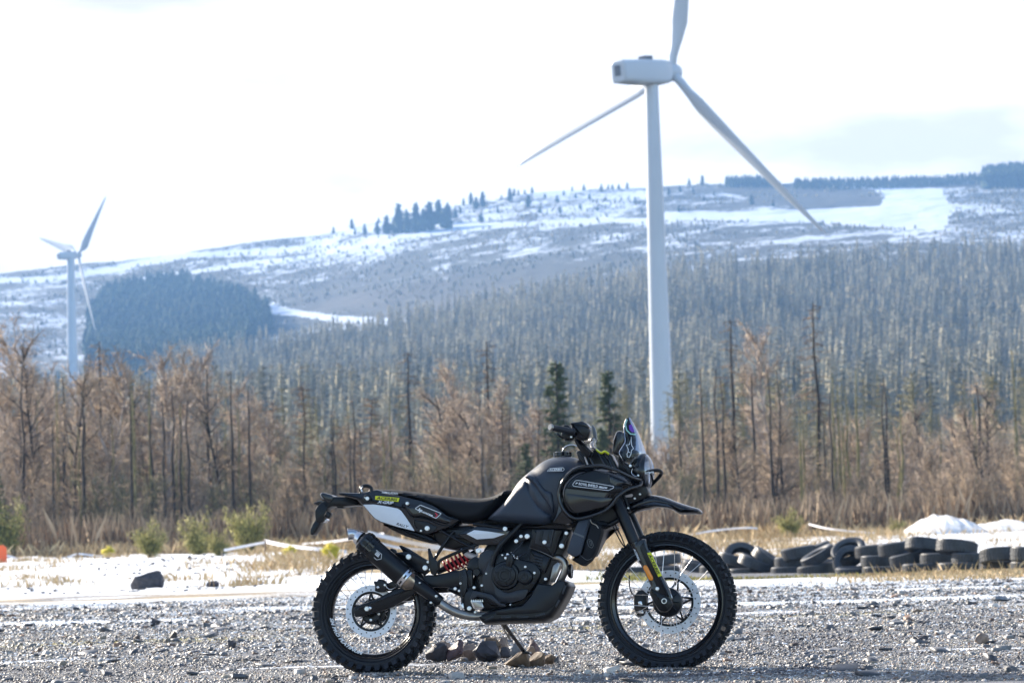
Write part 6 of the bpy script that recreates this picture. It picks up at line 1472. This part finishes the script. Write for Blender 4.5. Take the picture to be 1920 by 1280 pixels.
MG = [(1178, 958), (1183, 943), (1196, 936), (1213, 929), (1228, 928), (1248, 932), (1274, 942), (1296, 949), (1311, 953.5), (1317, 959.5), (1315, 963.6), (1296, 964), (1276, 963.8), (1268, 960), (1259, 955), (1235, 951), (1218, 954.5), (1198, 959), (1184, 963)]
mg = puff('front_mudguard', spl(MG, 3), .0, .062, 11, 'gloss', step=3, dref=.0)
slab('mudguard_sheen', [(1200, 946), (1226, 940), (1252, 945), (1262, 951), (1236, 946), (1214, 949)], .0655, .004, 'satin', .001, mg, r=1)  # paler stripe laid on to imitate light reflected along the mudguard
# ------------------------------------------------------------------ headlight, bracket, screen, instruments
hl = P(1213.5, 885, 0)
bowl = BM('headlight', revolve(hl, E1, Nn, E2, [(.0001, -.09), (.05, -.085), (.080, -.055), (.094, -.02), (.096, -.004), (.093, .001), (.088, .001), (.088, -.005), (.0001, -.03)], 40, False), 'gloss', BK, 40)
BM('headlight_glass', revolve(hl, E1, Nn, E2, [(.0001, .036), (.04, .031), (.07, .019), (.088, .004), (.091, -.004)], 36, False), 'lens', bowl, 80)
BM('headlight_reflector', revolve(hl, E1, Nn, E2, [(.0001, -.018), (.05, -.012), (.086, 0)], 36, False), 'steel', bowl, 80)
slab('fairing_bracket', [(1160, 860), (1176, 869), (1200, 876), (1209, 880), (1210, 905), (1216, 921), (1213, 932), (1195, 940), (1175, 944), (1160, 938), (1163, 920), (1182, 905), (1178, 890), (1158, 878)], .055, .12, 'plastic', .01, r=4)
slab('steering_head', [(1096, 850), (1110, 840), (1130, 846), (1144, 850), (1156, 874), (1176, 935), (1184, 960), (1150, 958), (1124, 882), (1098, 874)], .06, .12, 'plastic', .01, r=4)
for q in ([(1104, 852, .10), (1110, 866, .11), (1116, 880, .11)], [(1122, 852, .09), (1132, 868, .10), (1137, 880, .10)], [(1133, 850, .06), (1142, 864, .08), (1149, 878, .09)]): tb('cable', q, .0065, 'gloss')
tb('cable_tie', [(1097, 856, .10), (1100, 866, .11), (1103, 873, .11)], .0045, 'reservoir')
tb('yellow_cable', [(1118, 843, .05), (1127, 849, .07), (1134, 846, .07), (1142, 851, .07)], .0055, 'yellow')
tb('lever_hook', [(1186, 878, .09), (1184, 886, .09), (1190, 892, .1), (1196, 892, .1)], .0024, 'steel', None)
for x, y, r in [(1197, 891, 2.0), (1171, 900, 2.4), (1190, 934, 1.9), (1167, 938, 1.6), (1178, 952, 1.8), (1200, 926, 1.8), (1170, 951, 1.6), (1182, 873, 2.6)]: bolt(x, y, .085, r)
slab('bracket_slot', [(1170, 929), (1184, 925), (1187, 927), (1185, 931), (1172, 932)], .058, .003, 'reservoir', .0005, None, r=1)
sl = tb('fairing_loop', [(1206, 886, .06), (1216, 884, .075), (1228, 881.5, .07), (1237, 882, .05), (1240, 887, .02), (1234, 896, .0), (1226, 904, -.02), (1219, 911, -.03)], .0095, 'plastic', n=12)
text('lettering', 'kriega', 1209.5, 888.2, 4.6, .088, 'decal_white', sl, ang=-7, width=17, bold=.03)
# windscreen: a curved pane, seen almost edge on
NE = [(1174, 785), (1170, 800), (1171, 815), (1172, 828), (1166, 838), (1161, 848), (1164, 856), (1167.6, 862.7)]
CE = [(1181, 782), (1190, 797), (1197, 811), (1202, 823), (1207, 836), (1211, 848), (1208, 864), (1200, 876)]
WD = [.018, .045, .062, .075, .10, .125, .125, .115]
def resamp(a, n): a = np.array(a, float); t = np.linspace(0, 1, len(a)); u = np.linspace(0, 1, n); return np.stack([np.interp(u, t, a[:, k]) for k in range(a.shape[1])], -1)
ne = resamp(NE, 22); ce = resamp(CE, 22); wd = np.interp(np.linspace(0, 1, 22), np.linspace(0, 1, 8), WD)
V = []; nc = 17
def scr(i, s, off=0.0):
    e = P(ne[i][0], ne[i][1], wd[i]); c = P(ce[i][0], ce[i][1], 0); a = abs(s)
    fwd = 1 - a ** 2.0; ee = e - Nn * wd[i]                    # edge brought to the middle plane
    return ee.lerp(c, fwd) + Nn * wd[i] * s + (E1 * .8) * off
for i in range(22):
    for k in range(nc): V.append(scr(i, 1 - 2 * k / (nc - 1)))
nV = len(V)
for i in range(22):
    for k in range(nc): V.append(scr(i, 1 - 2 * k / (nc - 1), -.003))
F_ = []
for i in range(21):
    for k in range(nc - 1):
        a = i * nc + k; F_.append((a, a + 1, a + nc + 1, a + nc)); F_.append((a + nV, a + nc + nV, a + nc + 1 + nV, a + 1 + nV))
for i in range(21):
    for k in (0, nc - 1): a = i * nc + k; F_.append((a, a + nc, a + nc + nV, a + nV))
ws = BM('windscreen', (V, F_), 'screen', BK, 60)
tb('screen_edge', [(x, y, w_) for (x, y), w_ in zip(NE, WD)], .0022, 'steel', ws, 6)
def onscr(px, py):      # a printed point lying just in front of the pane's near half
    return P(px, py, float(np.interp(py, [785, 815, 848, 876], [.03, .055, .09, .09])) + .022)
def scrline(name, pts, m, wpx, closed=False):
    V = []; n = len(pts)
    for i in range(n):
        p = np.array(pts[i], float); a = np.array(pts[i - 1] if (closed or i) else pts[i], float); b_ = np.array(pts[(i + 1) % n] if (closed or i < n - 1) else pts[i], float); t = b_ - a; t /= np.linalg.norm(t) + 1e-9; q = np.array([-t[1], t[0]]) * wpx / 2
        V += [onscr(*(p + q)), onscr(*(p - q))]
    F2 = [(2 * i, 2 * i + 1, (2 * i + 3) % (2 * n), (2 * i + 2) % (2 * n)) for i in range(n if closed else n - 1)]
    return BM(name, (V, F2), m, ws, 0)
scrline('star_decal', [(1177.5, 847.5), (1178, 842), (1174.5, 834), (1180.5, 832.5), (1183.6, 818.5), (1184.2, 834), (1187.8, 840.5), (1184, 844), (1183, 851), (1180, 857), (1176.2, 856), (1175.5, 850), (1178.5, 846.5), (1181.5, 848)], 'decal_white', 1.2)
BM('tinted_sticker', ([onscr(*p) for p in [(1179, 797), (1184, 795), (1187.5, 802), (1190, 809), (1185, 810), (1180, 805)]], [(0, 1, 2, 3, 4, 5)]), 'purple', ws, 0)
scrline('sticker_edge', [(1176, 786), (1172.5, 795), (1175, 806), (1182, 813), (1192, 814)], 'teal', 2.4)
ins = slab('instrument_pod', [(1155, 808), (1162, 806.5), (1168, 809), (1171, 818), (1170, 830), (1163, 850), (1159, 853.5), (1150, 851), (1147, 846), (1149, 824)], .075, .11, 'gloss', .014, r=4)
slab('pod_mount', [(1160, 850), (1168, 852), (1170, 866), (1158, 866)], .03, .06, 'plastic', .005)
# ------------------------------------------------------------------ handlebar and what it carries
hbar = MB()
GR0 = P(1034, 801, .41); GR1 = P(1074, 809, .29)
def mir(p): return p - Nn * 2 * (Nn.dot(p - P0))
K = [GR0, GR1, P(1082, 822, .20), P(1098, 838, .12), P(1112, 846, .05), P(1114, 846, 0.0)]
path = smooth_path(K + [mir(k_) for k_ in K[-2::-1]], 5)
hb = BM('handlebar', tube_vf(path, .0115, 14), 'gloss', BK, 60)
def grip(a, b_, nm='grip'):
    d_ = (b_ - a); q = [a.lerp(b_, t) for t in (0, .03, .05, .3, .31, .6, .61, .93, .95, 1)]
    return BM(nm, tube_vf(q, [.012, .0165, .016, .0155, .0162, .0158, .0165, .0165, .020, .020], 18), 'rubber', hb, 40)
grip(GR0, GR1); grip(mir(GR0), mir(GR1))
e_ = (GR0 - GR1).normalized(); BM('bar_end', tube_vf([GR0, GR0 + e_ * .012], [.017, .014], 16), 'steel_dark', hb, 40)
tb('brake_lever', [(1078, 815, .24), (1070, 822, .27), (1056, 821, .34), (1046, 814, .40)], [.008, .006, .0055, .006], 'gloss', hb)
slab('brake_master_cylinder', rnd([(1068.5, 793.5), (1091, 790), (1098, 794), (1105, 802.5), (1104.5, 812), (1098, 824), (1091, 824), (1078, 819), (1072, 806)], 3), .26, .075, 'plastic', .014, hb, r=0)
slab('reservoir_lid', [(1068, 792.5), (1091, 789), (1099, 793), (1105, 800), (1103, 803), (1092, 796), (1070, 796)], .262, .08, 'gloss', .004, hb)
slab('switch_housing', [(1051, 812), (1059, 806), (1074, 811), (1076, 820), (1069, 826.5), (1058, 826), (1052, 821)], .26, .05, 'plastic', .010, hb)
slab('throttle_housing', [(1053, 801), (1058, 795.5), (1066, 796.5), (1070, 805), (1060, 807)], .30, .04, 'plastic', .006, hb)
bolt(1071, 819, .268, 2.0, hb); tb('cable', [(1074, 816, .25), (1084, 822, .22), (1096, 828, .16), (1104, 846, .1)], .004, 'steel_dark', hb)
slab('bar_clamp', [(1100, 838), (1112, 838), (1122, 844), (1124, 852), (1108, 856), (1100, 850)], .05, .10, 'plastic', .008)
slab('bar_switches', [(1074, 822), (1084, 820), (1096, 832), (1110, 846), (1104, 858), (1092, 850), (1082, 838)], .16, .06, 'plastic', .008)
slab('bar_riser', [(1080, 846), (1090, 842), (1100, 850), (1104, 872), (1094, 870), (1084, 860)], .09, .12, 'engine_lite', .006)
mr = slab('mirror_disc', [(1109, 797), (1111, 796), (1115, 801), (1118, 812), (1118.5, 824), (1115, 825), (1111, 815)], .02, .02, 'mirror_grey', .003)
tb('mirror_stem', [(1115, 822, .02), (1116.5, 835, .02), (1118, 848, .02)], .0035, 'steel_dark', mr); bolt(1113.5, 823.5, .03, 2.4, mr)
